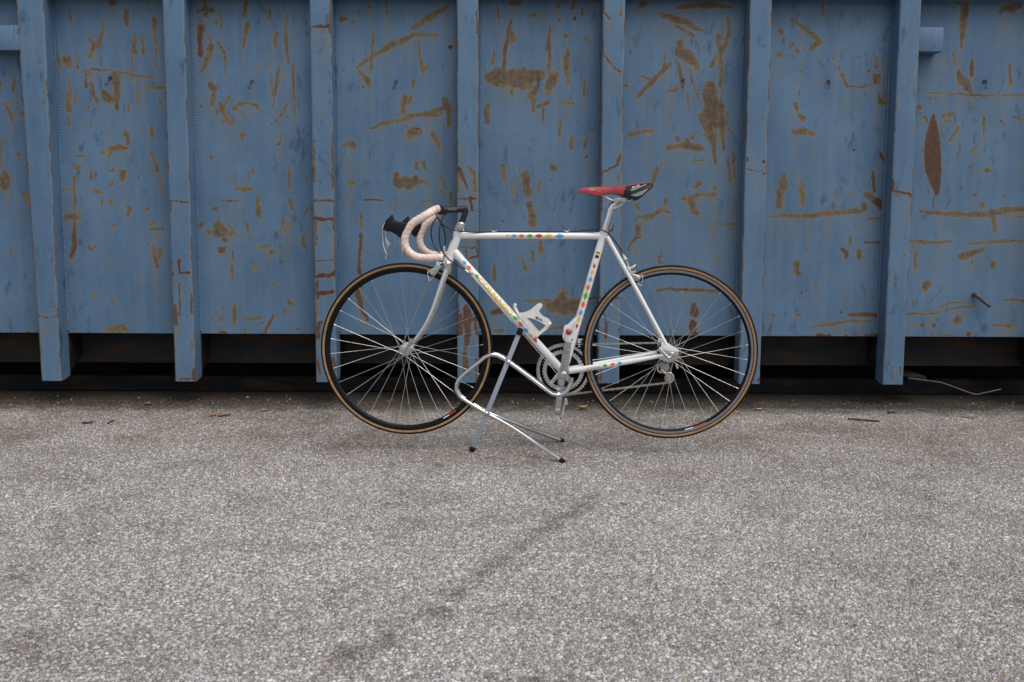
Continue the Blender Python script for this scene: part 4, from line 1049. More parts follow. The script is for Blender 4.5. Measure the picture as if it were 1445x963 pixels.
# brakes
def caliper(c, pads, arm, name):
    o = empty(name, (0, 0, 0), bike)
    return o
fb = empty('front_brake', (0, 0, 0), bike)
front_arm = [(390, 470), (470, 475), (500, 560), (492, 640), (440, 720), (400, 775), (330, 800), (285, 770), (270, 730), (290, 640), (370, 600), (395, 545)]
for side in (1, -1):
    fx = (lambda p: p) if side > 0 else mirror
    b = MB(); b.prism([fx(zf(x, y, 0.030)) for x, y in front_arm], BN * 0.010); b.build('brake_arm', 'alloy', fb, bevel=.002)
    b = MB(); b.obox(fx(zf(255, 700, 0.016)), BU * 0.012, BN * 0.012, UP * 0.011); b.build('brake_shoe', 'alloy', fb, bevel=.001)
    b = MB(); b.sweep(spline([fx(zf(215, 710, 0.020)), fx(zf(228, 800, 0.022)), fx(zf(242, 885, 0.022)), fx(zf(265, 898, 0.022)), fx(zf(310, 850, 0.022)), fx(zf(375, 805, 0.022))], 4), 0.0021, 8); b.build('pad_guide', 'chrome', fb)
    b = MB(); b.lathe(fx(zf(305, 730, 0.036)), BN, [(0.0, -.003), (0.0042, -.003), (0.0042, .003), (0, .003)], 12); b.build('brake_bolt', 'steel', fb)
b = MB(); b.sweep([zf(430, 520, 0.032), zf(560, 500, 0.0), mirror(zf(430, 520, 0.032))], 0.0075, 12); b.sweep([zf(470, 520, 0), zf(650, 500, 0)], 0.005, 10); b.build('brake_bridge', 'alloy', fb)
b = MB(); b.lathe(zf(592, 245, 0), UP, [(0.0, -.012), (0.0035, -.012), (0.0035, .0), (0.0068, .001), (0.0068, .008), (0.0045, .009), (0.0045, .016), (0.003, .020), (0, .020)], 14); b.build('barrel_adjuster', 'alloy', fb)
rb = empty('rear_brake', (0, 0, 0), bike)
rear_arm = [(455, 520), (520, 500), (545, 570), (580, 640), (660, 655), (735, 690), (745, 740), (700, 785), (640, 780), (585, 730), (540, 660), (500, 600)]
for side in (1, -1):
    fx = (lambda p: p) if side > 0 else mirror
    b = MB(); b.prism([fx(zr(x, y, 0.030)) for x, y in rear_arm], BN * 0.010); b.build('brake_arm', 'alloy', rb, bevel=.002)
    b = MB(); b.obox(fx(zr(765, 690, 0.016)), BU * 0.010, BN * 0.012, UP * 0.010); b.build('brake_shoe', 'alloy', rb, bevel=.001)
    b = MB(); b.sweep(spline([fx(zr(790, 700, 0.022)), fx(zr(775, 790, 0.022)), fx(zr(762, 860, 0.022)), fx(zr(735, 868, 0.022)), fx(zr(705, 835, 0.022))], 4), 0.0021, 8); b.build('pad_guide', 'chrome', rb)
    b = MB(); b.lathe(fx(zr(702, 722, 0.036)), BN, [(0.0, -.003), (0.0046, -.003), (0.0046, .003), (0, .003)], 12); b.build('brake_bolt', 'steel', rb)
b = MB(); b.sweep([zr(470, 395, 0), zr(500, 480, 0), zr(540, 560, 0)], 0.004, 10); b.sweep([zr(480, 540, 0), zr(590, 520, 0.0), zr(650, 475, 0)], [.005, .008, .005], 10); b.sweep([zr(590, 620, .03), zr(660, 590, .034)], [.008, .005], 10)
b.sweep([zr(560, 600, .032), mirror(zr(560, 600, .032))], .006, 10); b.build('brake_bridge', 'alloy', rb)
ad = (zr(380, 215) - zr(455, 380)).normalized()
b = MB(); b.lathe(zr(455, 375), ad, [(0, 0), (.006, 0), (.0068, .002), (.0068, .009), (.0045, .010), (.0045, .015), (.0028, .016), (.0022, .024), (0, .024)], 14); b.build('barrel_adjuster', 'white_plastic', rb)

# wheels
def wheel(name, c, near_flange, far_flange, fl_r, rear=False, rot=0.0):
    w = empty(name, (0, 0, 0), bike)
    b = MB(); prof, mats = [], []
    rc, rm = 0.3253, 0.0109
    n = 26
    for i in range(n):
        a = 2 * math.pi * (i + 0.5) / n
        prof.append((rc + rm * math.cos(a), rm * math.sin(a)))
        a2 = (a + math.pi / n) % (2 * math.pi); a2 = min(a2, 2 * math.pi - a2)
        mats.append(0 if a2 < R(82) else 1)
    b.lathe(c, BN, prof, 120, mats, closed=True); b.build('tyre', ['tread', 'gum'], w)
    b = MB()
    prof = [(0.3195, -.0098), (0.3165, -.0100), (0.3080, -.0096), (0.3030, -.0080), (0.2995, -.0040), (0.2990, 0), (0.2995, .0040), (0.3030, .0080), (0.3080, .0096), (0.3165, .0100), (0.3195, .0098), (0.3180, 0)]
    mats = [0, 1 if rear else 0, 0, 0, 0, 0, 0, 0, 1 if rear else 0, 0, 0, 0]
    b.lathe(c, BN, prof, 120, mats, closed=True); b.build('rim', ['rim_black', 'rim_grey'], w, angle=25)
    b = MB()
    L1, L2 = near_flange, far_flange
    b.lathe(c, BN, [(0.005, -L2 - .012), (0.009, -L2 - .010), (0.012, -L2 - .003), (fl_r + .004, -L2 - .0015), (fl_r + .004, -L2 + .0015), (0.014, -L2 + .006), (0.0125, 0), (0.014, L1 - .006), (fl_r + .004, L1 - .0015), (fl_r + .004, L1 + .0015), (0.012, L1 + .003), (0.009, L1 + .010), (0.005, L1 + .012)], 32)
    b.lathe(c, BN, [(0.0046, -.062), (0.0046, .062)], 12)
    b.build('hub', 'alloy', w)
    ns = 32
    for i in range(ns):
        th = 2 * math.pi * (i + 0.25) / ns + rot
        side = 1 if i % 2 == 0 else -1
        k = (i // 2) % 2
        ph = th + R(64 if k else -64)
        lat = L1 if side > 0 else -L2
        lat += 0.002 * (1 if k else -1)
        rim = c + (BU * math.cos(th) + UP * math.sin(th)) * 0.3005 + BN * 0.002 * side
        hubp = c + (BU * math.cos(ph) + UP * math.sin(ph)) * fl_r + BN * lat
        d = (hubp - rim).normalized()
        b = MB(); b.sweep([hubp, rim + d * .012, rim + d * .011, rim], [0.00082, 0.00082, 0.0015, 0.0015], 6)
        b.build('spoke', 'spoke', w)
    th = R(-100) + rot
    b = MB(); b.sweep([c + (BU * math.cos(th) + UP * math.sin(th)) * 0.300, c + (BU * math.cos(th) + UP * math.sin(th)) * 0.268], 0.0026, 8); b.build('valve', 'dull_alloy', w)
    # red and white maker's sticker on the rim
    for a0, a1, mt in ((-62 if not rear else -78, -57 if not rear else -72, 'decal_white'), (-57 if not rear else -72, -51 if not rear else -62, 'decal_red')):
        b = MB(); vs = []
        for i in range(7):
            a = R(a0 + (a1 - a0) * i / 6)
            e = BU * math.cos(a) + UP * math.sin(a)
            vs += [c + e * 0.3068 + BN * 0.0101, c + e * 0.3035 + BN * 0.0090]
        b.add(vs, [(2 * i, 2 * i + 1, 2 * i + 3, 2 * i + 2) for i in range(6)]); b.build('rim_sticker', mt, w)
    return w
fw = wheel('front_wheel', FH, 0.034, 0.034, 0.0190, rot=0.02)
rw = wheel('rear_wheel', RH, 0.036, 0.020, 0.0215, rear=True, rot=0.06)
# quick releases
b = MB(); b.lathe(FH + BN * .058, BN, [(0.0, -.004), (.0085, -.004), (.0085, .006), (.006, .010), (0, .011)], 16)
b.sweep([FH + BN * .066, P(577, 487, .070), P(581, 478, .072)], [.0045, .0052, .0060], 10); b.build('quick_release', 'alloy', fw)
b = MB(); b.lathe(RH + BN * .064, BN, [(0.0, -.004), (.0090, -.004), (.0090, .006), (.006, .010), (0, .011)], 16)
b.sweep(spline([RH + BN * .070, zd(370, 435, .074), zd(300, 375, .076), zd(235, 305, .076)], 3), [.0045] * 5 + [.005, .0055, .006, .0075, .0075], 10); b.build('quick_release', 'alloy', rw)

# drivetrain
def gear(b, c, r_out, r_in, teeth, lat, th, tooth=0.0042):
    vs, n = [], teeth * 4
    for h in (lat + th / 2, lat - th / 2):
        for i in range(n):
            a = 2 * math.pi * i / n
            ro = r_out if i % 4 in (1, 2) else r_out - tooth
            e = BU * math.cos(a) + UP * math.sin(a)
            vs.append(c + e * ro + BN * h); vs.append(c + e * r_in + BN * h)
    fs = []
    for i in range(n):
        j = (i + 1) % n; o = 2 * n
        fs += [(2 * i, 2 * j, 2 * j + 1, 2 * i + 1), (o + 2 * i, o + 2 * i + 1, o + 2 * j + 1, o + 2 * j), (2 * i, o + 2 * i, o + 2 * j, 2 * j), (2 * i + 1, 2 * j + 1, o + 2 * j + 1, o + 2 * i + 1)]
    b.add(vs, fs)
b = MB(); gear(b, BB, 0.1055, 0.0925, 52, -0.047, 0.0028); b.build('chainring', 'alloy', bike, smooth=False)
b = MB(); gear(b, BB, 0.0825, 0.0655, 42, -0.041, 0.0028); b.build('chainring', 'alloy', bike, smooth=False)
b = MB()
CR = (P(802.8, 467, 0.09) - P(794.3, 528.5, 0.09)).normalized()         # near crank direction
for k in range(5):
    a = math.atan2(-CR.z, -CR.dot(BU)) + k * 2 * math.pi / 5 + math.pi / 5
    e = BU * math.cos(a) + UP * math.sin(a); s = BU * -math.sin(a) + UP * math.cos(a)
    c0 = BB - BN * 0.046
    b.prism([c0 + e * .012 + s * .012, c0 + e * .050 + s * .007, c0 + e * .076 + s * .008, c0 + e * .076 - s * .008, c0 + e * .050 - s * .007, c0 + e * .012 - s * .012], BN * 0.007)
    b.lathe(c0 + e * .0680 + BN * .006, BN, [(0.0048, -.004), (0.0048, .004)], 10)
b.build('chainring_spider', 'alloy', bike, bevel=.001)
def crank(side):
    e = CR * side
    lat = 0.066 if side > 0 else -0.068
    s = Vector((e.z * BU.x, e.z * BU.y, -e.dot(BU)))
    c0 = BB + BN * lat
    half = [(-.021, .004), (-.016, .015), (-.004, .0205), (.012, .0195), (.030, .0160), (.090, .0140), (.150, .0120), (.166, .0125), (.176, .0110), (.184, .005)]
    pts = [c0 + e * a + s * w_ for a, w_ in half] + [c0 + e * a - s * w_ for a, w_ in reversed(half)]
    b = MB(); b.prism(pts, BN * 0.014)
    o = b.build('crank_arm', 'dull_alloy', bike, bevel=.003)
    b = MB(); b.lathe(c0 + BN * .008 * side, BN * side, [(.0, -.002), (.0118, -.002), (.0118, .001), (.0095, .0025), (.0, .0025)], 20); b.build('crank_bolt', 'alloy', o)
    return c0 + e * 0.168
PN = crank(1); PF = crank(-1)
b = MB(); b.lathe(BB, BN, [(.009, -.075), (.009, .075)], 16); b.build('bottom_bracket_axle', 'steel', bike)
# pedals, hanging edge-on
pd = empty('pedal', (0, 0, 0), bike)
outl = [(1105, 402), (1135, 412), (1120, 470), (1062, 515), (1050, 700), (1045, 760), (1065, 785), (1055, 832), (960, 810), (893, 757), (885, 700), (905, 640), (903, 575), (930, 537), (985, 520), (1040, 460)]
b = MB(); b.prism([zc(x, y, 0.118) for x, y in outl], BN * 0.058); b.build('pedal_body', 'pedal_white', pd, bevel=.003)
b = MB(); b.lathe(zc(995, 640, 0.146), BN, [(.0118, -.006), (.0118, .003), (.009, .008), (.004, .0105), (.0005, .011)], 20); b.build('axle_cap', 'red_plastic', pd)
b = MB(); b.obox(zc(1052, 772, 0.146), BU * .006, BN * .006, UP * .005); b.build('tension_mark', 'red_plastic', pd, bevel=.0008)
b = MB(); b.lathe(zc(926, 747, 0.147), BN, [(.0022, -.002), (.0022, .0015)], 10); b.build('pedal_screw', 'black_paint', pd)
b = MB(); b.sweep([PN, PN + BN * 0.06], .007, 12); b.build('pedal_axle', 'steel', pd)
pd2 = empty('pedal', (0, 0, 0), bike)
zp = Z(750, 470, 7.41)
outl = [(235, 835), (255, 830), (300, 880), (325, 890), (318, 935), (270, 920), (225, 905), (222, 870)]
b = MB(); b.prism([zp(x, y, -0.115) for x, y in outl], BN * 0.058); b.build('pedal_body', 'pedal_white', pd2, bevel=.002)
b = MB(); b.prism([zp(x, y, -0.115) for x, y in [(335, 740), (345, 690), (370, 695), (382, 740), (350, 748), (335, 850), (300, 880), (318, 800)]], BN * 0.05); b.build('pedal_cage', 'pedal_white', pd2, bevel=.002)
b = MB(); b.obox(zp(312, 895, -.084), BU * .007, BN * .006, UP * .008); b.build('tension_mark', 'red_plastic', pd2, bevel=.0008)
b = MB(); b.lathe(PF + BN * .008, BN, [(0.004, -.002), (.0115, -.002), (.0115, .001), (.0095, .002), (.004, .002)], 18); b.sweep([PF, PF - BN * .07], .0065, 10); b.build('pedal_axle', 'dull_alloy', pd2)

# cassette
b = MB()
for k, r in enumerate((0.0285, 0.032, 0.0345, 0.0385, 0.0425, 0.047, 0.051)):
    gear(b, RH, r, 0.024 if r > .03 else .015, int(r * 2 * math.pi / .0127), -0.050 + k * 0.0038, 0.0018, .003)
b.build('sprockets', 'sprocket_steel', bike, smooth=False)
# chain: alternating inner and outer links along its path
CL = -0.0455
cogr = 0.033
up_a = BB + UP * 0.1025 - BN * .0455 + BU * .006; up_b = RH + UP * cogr + BN * CL
PUL1, PUL2 = zd(322, 560, -0.046), zd(372, 705, -0.046)
path = []
def arc(c, r, a0, a1, n):
    for i in range(n + 1):
        a = R(a0 + (a1 - a0) * i / n)
        path.append(c + BU * (math.cos(a) * r) + UP * (math.sin(a) * r))
cB = BB - BN * .0455; cR = RH + BN * CL
arc(cB, 0.1020, 262, 95, 40)
arc(cR, cogr, 95, -70, 14)
arc(PUL1, 0.018, 80, 200, 6)
arc(PUL2, 0.019, 40, -85, 8)
path.append(path[0])
b = MB(); carry = 0.0; nl = 0
seglen = 0.00635 * 1.0
pts = [path[0]]
for p_, q_ in zip(path[:-1], path[1:]):
    d = (q_ - p_).length
    if d < 1e-6: continue
    s = seglen - carry
    while s <= d:
        pts.append(p_.lerp(q_, s / d)); s += seglen
    carry = d - (s - seglen)
for i in range(0, len(pts) - 2, 2):
    a, c_ = pts[i], pts[i + 2]
    e = (c_ - a); Ld = e.length; e.normalize(); s = BN.cross(e)
    m_ = (a + c_) * .5
    wl_ = 0.0075 if (i // 2) % 2 else 0.0055
    b.obox(m_, e * (Ld * 0.98), BN * wl_, s * (0.0075 if (i // 2) % 2 else 0.006))
    b.lathe(a, BN, [(.0042, -.0038), (.0042, .0038)], 6)
b.build('chain', 'chain', bike, smooth=False)
# derailleurs
rd = empty('rear_derailleur', (0, 0, 0), bike)
b = MB(); b.sweep(spline([zd(235, 530, -.050), zd(222, 590, -.050), zd(245, 625, -.050), zd(300, 635, -.050), zd(340, 650, -.050)], 5), 0.0042, 10); b.sweep(spline([zd(262, 590, -.042), zd(300, 625, -.042), zd(345, 660, -.042), zd(370, 705, -.042)], 4), .0036, 10)
b.sweep(spline([zd(345, 645, -.040), zd(390, 640, -.040), zd(432, 680, -.040), zd(428, 735, -.040), zd(392, 775, -.040)], 5), .0038, 10); b.build('derailleur_cage', 'alloy', rd)
b = MB(); b.sweep([zd(300, 440, -.066), zd(290, 520, -.066), zd(322, 560, -.060)], [.012, .011, .013], 12); b.sweep([zd(335, 480, -.064), zd(345, 560, -.064)], .008, 10); b.build('derailleur_body', 'alloy', rd)
for c_ in (PUL1, PUL2):
    b = MB(); gear(b, c_, .0175, .006, 11, 0, .003, .003); b.lathe(c_ + BN * .006, BN, [(.0, -.002), (.0055, -.002), (.0055, .002), (0, .002)], 12); b.build('jockey_wheel', 'dull_alloy', rd, smooth=False)
b = MB(); b.sweep([zd(470, 520, -.03), zd(492, 580, -.03)], [.004, .005], 10); b.build('cable_end', 'alloy', rd)
b = MB()
b.sweep([seat.p0 + seat.ax * .120 - BN * .018, seat.p0 + seat.ax * .150 - BN * .018], .019, 16)
for k in range(3): b.sweep([zb(488, 95 + 22 * k, -.03), zb(512, 105 + 22 * k, -.03)], .0024, 8)
b.obox(P(818, 481, -.042), BU * .040, BN * .012, UP * .016); b.build('front_derailleur', 'alloy', bike, bevel=.001)

# seat post and saddle
b = MB()
sp_dir = seat.ax
p_top = seat_top + sp_dir * 0.0
b.sweep(spline([p_top - sp_dir * .03, p_top + sp_dir * .02, z3(425, 345), z3(437, 295)], 4), 0.0132, 20)
b.lathe(p_top + sp_dir * .002, sp_dir, [(.0145, -.002), (.0172, 0), (.0172, .005), (.0136, .006)], 24)
b.sweep(spline([z3(434, 310), z3(448, 272), z3(472, 245), z3(495, 232)], 4), [.0126] * 3 + [.0120] * 4 + [.010] * 4 + [.009] * 2, 16)
b.sweep(spline([z3(452, 300), z3(480, 283), z3(510, 268), z3(528, 250)], 3), .0046, 10)
post = b.build('seat_post', 'chrome', bike)
b = MB(); b.obox(zs_(770, 385, 0), BU * .040, BN * .052, UP * .020); b.build('seat_clamp', 'steel', post, bevel=.004)
for x in (712, 838):
    for fx in (lambda p: p, mirror):
        b = MB(); b.sweep([fx(zs_(x, 390, .026)), fx(zs_(x, 390, .034))], .0085, 12); b.build('clamp_bolt', 'alloy', post)

ST = [(75, 235, 268, .010), (90, 215, 276, .0155), (130, 192, 280, .0180), (220, 172, 276, .020), (300, 166, 296, .0215), (365, 163, 322, .0225), (430, 162, 310, .024), (500, 161, 294, .027), (580, 162, 290, .030), (660, 163, 291, .0345), (760, 160, 300, .045), (830, 150, 318, .054), (900, 136, 346, .061), (960, 124, 378, .065), (1010, 116, 402, .067), (1060, 109, 395, .069), (1130, 102, 350, .070), (1200, 98, 282, .069), (1270, 100, 218, .064), (1310, 112, 185, .056), (1330, 135, 160, .046)]
def saddle_pt(x, frac, lift=0.0, side=1):
    xs = [s[0] for s in ST]
    t_ = np.interp(x, xs, [s[1] for s in ST]); bo = np.interp(x, xs, [s[2] for s in ST]); w_ = np.interp(x, xs, [s[3] for s in ST])
    pt, pb = zs_(x, t_, 0), zs_(x, bo, 0)
    a = frac * math.pi / 2
    lat = (w_ + lift) * math.cos(a) ** 0.62
    zz = math.sin(a) ** 0.85
    return pb.lerp(pt, zz) + BN * lat * side + UP * lift * math.sin(a)
sad = empty('saddle', (0, 0, 0), bike)
fr = [0, .08, .18, .3, .42, .55, .68, .82, 1.0]
xs_dense = []
for a, c_ in zip(ST[:-1], ST[1:]):
    xs_dense += list(np.linspace(a[0], c_[0], 4)[:-1])
xs_dense.append(ST[-1][0])
b = MB(); vs, nf = [], len(fr) * 2 - 1
for x in xs_dense:
    for f_ in fr: vs.append(saddle_pt(x, f_))
    for f_ in reversed(fr[:-1]): vs.append(saddle_pt(x, f_, side=-1))
def is_black(x, f_):
    return x > 826 + 120 * max(0, f_ - .2) and f_ < 0.75
fs, mi = [], []
for i in range(len(xs_dense) - 1):
    for j in range(nf - 1):
        fs.append((i * nf + j, i * nf + j + 1, (i + 1) * nf + j + 1, (i + 1) * nf + j))
        jj = j if j < len(fr) - 1 else nf - 2 - j
        mi.append(1 if is_black((xs_dense[i] + xs_dense[i + 1]) / 2, (fr[jj] + fr[jj + 1]) / 2) else 0)
    fs.append((i * nf, (i + 1) * nf, (i + 1) * nf + nf - 1, i * nf + nf - 1)); mi.append(1)
fs.append(tuple(range(nf))); mi.append(0); fs.append(tuple((len(xs_dense) - 1) * nf + k for k in range(nf))); mi.append(1)
o0 = len(b.v); b.v += [tuple(p) for p in vs]; b.f += fs; b.mi += mi
cover = b.build('saddle_cover', ['red_leather', 'black_leather'], sad, angle=50)
def saddle_patch(poly_rows, mat, name):
    b = MB(); n = 8; vs = []
    for x, f0, f1 in poly_rows:
        for j in range(n): vs.append(saddle_pt(x, f0 + (f1 - f0) * j / (n - 1), 0.0008))
    m_ = len(poly_rows)
    b.add(vs, [(i * n + j, i * n + j + 1, (i + 1) * n + j + 1, (i + 1) * n + j) for i in range(m_ - 1) for j in range(n - 1)])
    return b.build(name, mat, cover)
def frac_of(x, y):
    best = min(range(101), key=lambda k: abs(np.interp(x, [s[0] for s in ST], [s[2] for s in ST]) + (np.interp(x, [s[0] for s in ST], [s[1] for s in ST]) - np.interp(x, [s[0] for s in ST], [s[2] for s in ST])) * math.sin(k / 100 * math.pi / 2) ** .85 - y))
    return best / 100
rows = []
for x, ya, yb in ((945, 322, 316), (990, 334, 300), (1040, 342, 282), (1090, 330, 262), (1130, 310, 246), (1180, 265, 226), (1225, 215, 208)):
    rows.append((x, frac_of(x, ya), frac_of(x, yb)))
saddle_patch(rows, 'grey_patch', 'saddle_patch')
saddle_patch([(x, frac_of(x, y + 12), frac_of(x, y - 11)) for x, y in ((262, 216), (300, 218), (330, 222), (350, 226))], 'leaf_yellow', 'worn_spot')
saddle_patch([(x, frac_of(x, y + 7), frac_of(x, y - 7)) for x, y in ((395, 244), (420, 243), (445, 246))], 'leaf_yellow', 'worn_spot')
v, f = text_mesh('Rolls', 1.0, 0.0, 0.35)
x0, x1 = min(q[0] for q in v), max(q[0] for q in v); y0, y1 = min(q[1] for q in v), max(q[1] for q in v)
b = MB(); vs = []
for q in v:
    u_ = (q[0] - x0) / (x1 - x0); h_ = (q[1] - y0) / (y1 - y0)
    px_ = 962 + u_ * 135; py_ = 216 - u_ * 46 - h_ * 34
    vs.append(saddle_pt(px_, frac_of(px_, py_), .0010))
b.add(vs, f); b.build('saddle_lettering', 'decal_white', cover, smooth=False)
saddle_patch([(x, frac_of(x, y + 3), frac_of(x, y - 3)) for x, y in ((945, 240), (1000, 226), (1060, 200), (1130, 170), (1200, 138))], 'decal_white', 'saddle_swash')
for side in (1, -1):
    fx = (lambda p: p) if side > 0 else mirror
    b = MB(); b.sweep(spline([fx(zs_(455, 285, .012)), fx(zs_(520, 322, .016)), fx(zs_(590, 372, .021)), fx(zs_(650, 396, .022)), fx(zs_(780, 398, .022)), fx(zs_(930, 402, .024)), fx(zs_(1020, 375, .028))], 5), 0.0036, 10); b.build('saddle_rail', 'alloy', sad)

# bottle cage
cage = empty('bottle_cage', (0, 0, 0), bike)
arm_out = [(130, 345), (205, 345), (270, 325), (340, 292), (400, 240), (455, 195), (500, 172), (548, 208), (520, 245), (490, 285), (488, 330), (510, 360), (560, 405), (650, 450), (685, 490), (683, 530), (640, 590), (560, 650), (495, 705), (455, 735), (400, 690), (330, 600), (250, 505), (195, 430), (140, 385)]
hole = [(248, 400), (330, 408), (400, 428), (480, 462), (560, 505), (600, 535), (605, 560), (560, 610), (490, 665), (440, 615), (350, 510), (280, 440)]
def ring_prism(outer, inner, vec):
    n = 120
    def resample(poly, m_):
        L_ = [0]
        for i in range(len(poly)): L_.append(L_[-1] + (poly[(i + 1) % len(poly)] - poly[i]).length)
        out = []
        for k in range(m_):
            s = L_[-1] * k / m_; i = max(j for j in range(len(poly)) if L_[j] <= s)
            out.append(poly[i].lerp(poly[(i + 1) % len(poly)], (s - L_[i]) / (L_[i + 1] - L_[i])))
        return out
    return resample(outer, n), resample(inner, n)
for side in (1, -1):
    fx = (lambda p: p) if side > 0 else mirror
    bmx = bmesh.new()
    loops = []
    for poly in (arm_out, hole):
        vv = [bmx.verts.new(fx(zc(x, y, 0.037))) for x, y in poly]
        loops += [bmx.edges.new((vv[i], vv[(i + 1) % len(vv)])) for i in range(len(vv))]
    bmesh.ops.triangle_fill(bmx, edges=loops, use_beauty=True)
    ret = bmesh.ops.extrude_face_region(bmx, geom=list(bmx.faces))
    nv = [q for q in ret['geom'] if isinstance(q, bmesh.types.BMVert)]
    bmesh.ops.translate(bmx, verts=nv, vec=BN * (-0.005 * side))
    bmesh.ops.recalc_face_normals(bmx, faces=bmx.faces)
    me = bpy.data.meshes.new('cage_arm'); bmx.to_mesh(me); bmx.free(); me.materials.append(M['white_plastic'])
    o = bpy.data.objects.new('cage_arm', me); col.objects.link(o); o.parent = cage
    if side > 0: near_cage = o
b = MB(); b.sweep(spline([zc(455, 705, .036), zc(455, 712, .015), zc(455, 712, -.015), zc(455, 705, -.036)], 3), .0055, 10); b.sweep(spline([zc(640, 560, .036), zc(672, 500, .036), zc(690, 510, 0), zc(672, 500, -.036)], 4), .005, 10)
b.sweep([zc(215, 430, .0), zc(440, 700, .0)], .008, 10, flat=.5, up=BN); b.sweep(spline([zc(175, 365, .036), zc(160, 372, .0), zc(175, 365, -.036)], 4), .0055, 10); b.build('cage_spine', 'white_plastic', cage)
b = MB(); b.sweep(spline([zc(145, 385, 0), zc(118, 310, 0), zc(88, 255, 0), zc(75, 215, 0), zc(92, 165, 0)], 4), [.006] * 13 + [.0065] * 3 + [.005], 10, flat=1.6, up=BU); b.build('cage_tab', 'white_plastic', cage)
v, f = text_mesh('SILVA', 1.0, 0.045)
x0, x1 = min(q[0] for q in v), max(q[0] for q in v); y0, y1 = min(q[1] for q in v), max(q[1] for q in v)
b = MB(); b.add([zc(425 + (q[0] - x0) / (x1 - x0) * 120 - (q[1] - y0) / (y1 - y0) * -8, 420 + (q[0] - x0) / (x1 - x0) * 55 - (q[1] - y0) / (y1 - y0) * 42, .0378) for q in v], f); b.build('cage_lettering', 'decal_black', near_cage, smooth=False)
b = MB(); b.add([zc(x, y, .0376) for x, y in ((562, 470), (572, 450), (580, 480))], [(0, 1, 2)]); b.build('cage_mark', 'decal_red', near_cage, smooth=False)

# ================================================================== STAND
zst = Z(630, 420, 3.852)
stand = empty('display_stand', (0, 0, 0), label='bent chrome tube display stand with grey bar propping up the bicycle', cat='bike stand')
upper = [(215, 628), (110, 565), (72, 535), (54, 490), (68, 448), (110, 405), (180, 350), (215, 322), (255, 311), (300, 325), (345, 355), (450, 432), (540, 500), (582, 526), (622, 528), (655, 508), (676, 470), (682, 440)]
LAT = 0.013
near_t = [zst(635, 893, .185), zst(500, 803, .118), zst(380, 722, .062), zst(290, 668, .028)] + [zst(x, y, LAT) for x, y in upper]
foot = near_t[0].copy()
for side in (1, -1):
    fx = (lambda p: p) if side > 0 else mirror
    pts = spline([fx(q) for q in near_t], 6)
    b = MB(); b.sweep(pts, 0.0078, 16)
    t = b.build('stand_tube', 'chrome', stand)
    d = (pts[0] - pts[4]).normalized()
    b = MB(); b.sweep([pts[0] - d * .014, pts[0] + d * .004, pts[0] + d * .006], [.0098, .0098, .007], 14); b.build('rubber_foot', 'black_rubber', t)
bt, bb_ = zst(398, 188, .030), zst(142, 822, .030)
d = (bt - bb_).normalized(); s = d.cross(BN).normalized()
b = MB(); b.obox((bt + bb_) * .5, d * (bt - bb_).length, s * .0185, BN * .0085); o = b.build('stand_bar', 'grey_enamel', stand, bevel=.0025)
b = MB(); b.obox(bb_ - d * .002, d * .020, s * .0225, BN * .0125); b.build('rubber_foot', 'black_rubber', o, bevel=.003)
b = MB(); b.obox(bt + d * .002, d * .026, s * .0225, BN * .0200); b.build('rubber_pad', 'black_rubber', o, bevel=.004)
for x, y in ((336, 352), (217, 632)):
    b = MB(); b.lathe(zst(x, y, .035), BN, [(.0, -.004), (.0085, -.004), (.0085, .001), (.005, .004), (0, .0045)], 16); b.sweep([zst(x, y, .030), zst(x, y, .030) - BN * .05], .004, 10); b.build('stand_bolt', 'alloy', o)

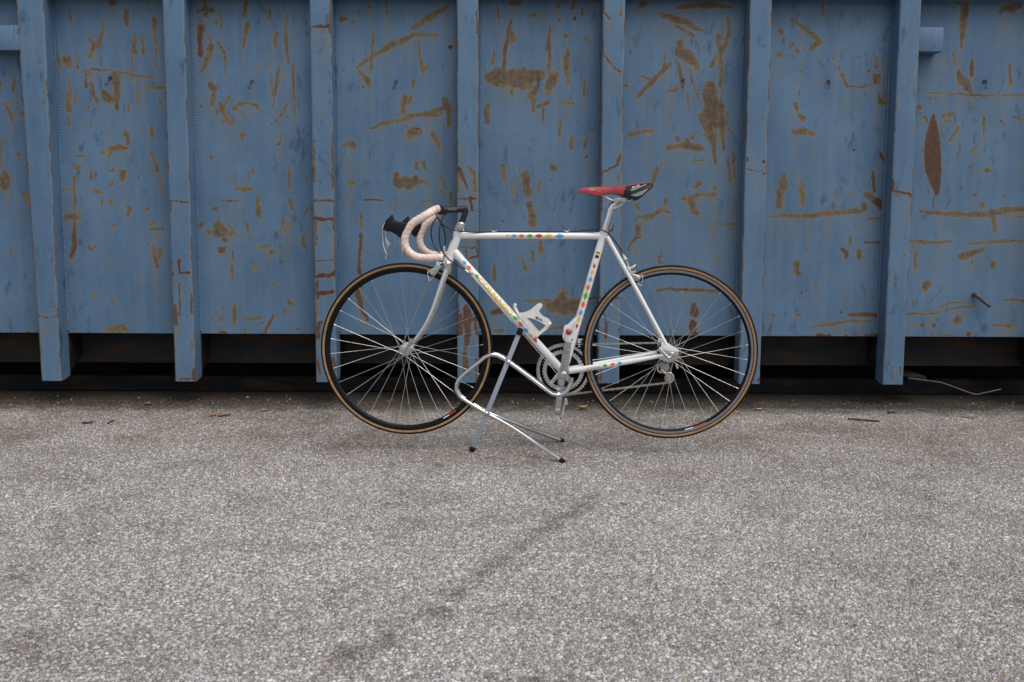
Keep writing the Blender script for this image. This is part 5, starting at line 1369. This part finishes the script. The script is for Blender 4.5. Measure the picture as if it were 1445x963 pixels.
# ================================================================== SMALL THINGS ON THE GROUND
def leaf(px, py, size, mat, label, rz=0.0, curl=0.35):
    c = on_ground(px, py); b = MB(); vs = []; n = 8
    ca, sa = math.cos(rz), math.sin(rz)
    for i in range(n + 1):
        t = i / n; w = math.sin(math.pi * min(1, t * .96 + .02)) ** .8 * size * .36
        for j in (-1, 0, 1):
            x = (t - .5) * size; y = j * w * random.uniform(.85, 1.15)
            z = .004 + curl * size * (abs(j) * .45 + (t - .5) ** 2)
            vs.append((c.x + x * ca - y * sa, c.y + x * sa + y * ca, z))
    b.add(vs, [(i * 3 + j, i * 3 + j + 1, i * 3 + j + 4, i * 3 + j + 3) for i in range(n) for j in range(2)])
    b.sweep([vs[1], (c.x - size * .75 * ca, c.y - size * .75 * sa, .006)], size * .02, 5)
    return tag(b.build('fallen_leaf', mat, None), label, 'leaf', 'fallen leaves along the container')
leaf(208, 572, .038, 'leaf_orange', 'small orange leaf in the shade under the container, far left', .4)
leaf(300, 588, .034, 'leaf_orange', 'orange leaf on the asphalt touching a dark twig', .1)
leaf(373, 581, .034, 'leaf_yellow', 'pale yellow leaf lying left of the front wheel', 2.6)
leaf(822, 579, .050, 'leaf_yellow', 'pale crumpled leaf under the container behind the pedal', .3, .6)
leaf(1071, 580, .040, 'leaf_yellow', 'pale yellow leaf lying just right of the rear wheel', .1)
def twig(px0, py0, px1, py1, r, mat, label):
    a, c = on_ground(px0, py0), on_ground(px1, py1); b = MB()
    pts = [a.lerp(c, t) + Vector((0, random.uniform(-.006, .006), r + random.uniform(0, .003))) for t in (0, .2, .45, .7, 1)]
    b.sweep(spline(pts, 3), [r * random.uniform(.7, 1.1) for _ in range(13)], 7)
    return tag(b.build('twig', mat, None), label, 'twig', 'twigs and litter on the asphalt')
twig(307, 589, 325, 587, .004, 'bark', 'dark twig beside the orange leaf on the asphalt')
twig(116, 599, 131, 598, .0045, 'bark', 'short dark twig on the asphalt at the far left')
twig(152, 599, 161, 595, .0035, 'bark', 'tiny slanted dark twig right of another short twig at left')
twig(1197, 593, 1241, 597, .0045, 'bark', 'long dark twig on the asphalt below the right-hand rib')
twig(1355, 589, 1375, 592, .004, 'pale_twig', 'pale stick on the asphalt at the far right')
twig(1253, 584, 1262, 583, .005, 'bark', 'small dark scrap in the shade right of the long twig')
p = on_ground(882, 711); b = MB(); b.lathe((p.x, p.y, .0045), UP, [(.0055, -.001), (.0125, -.001), (.0125, .001), (.0055, .001)], 24, closed=True)
tag(b.build('washer', 'washer', None), 'flat grey steel washer lying on the asphalt', 'washer')
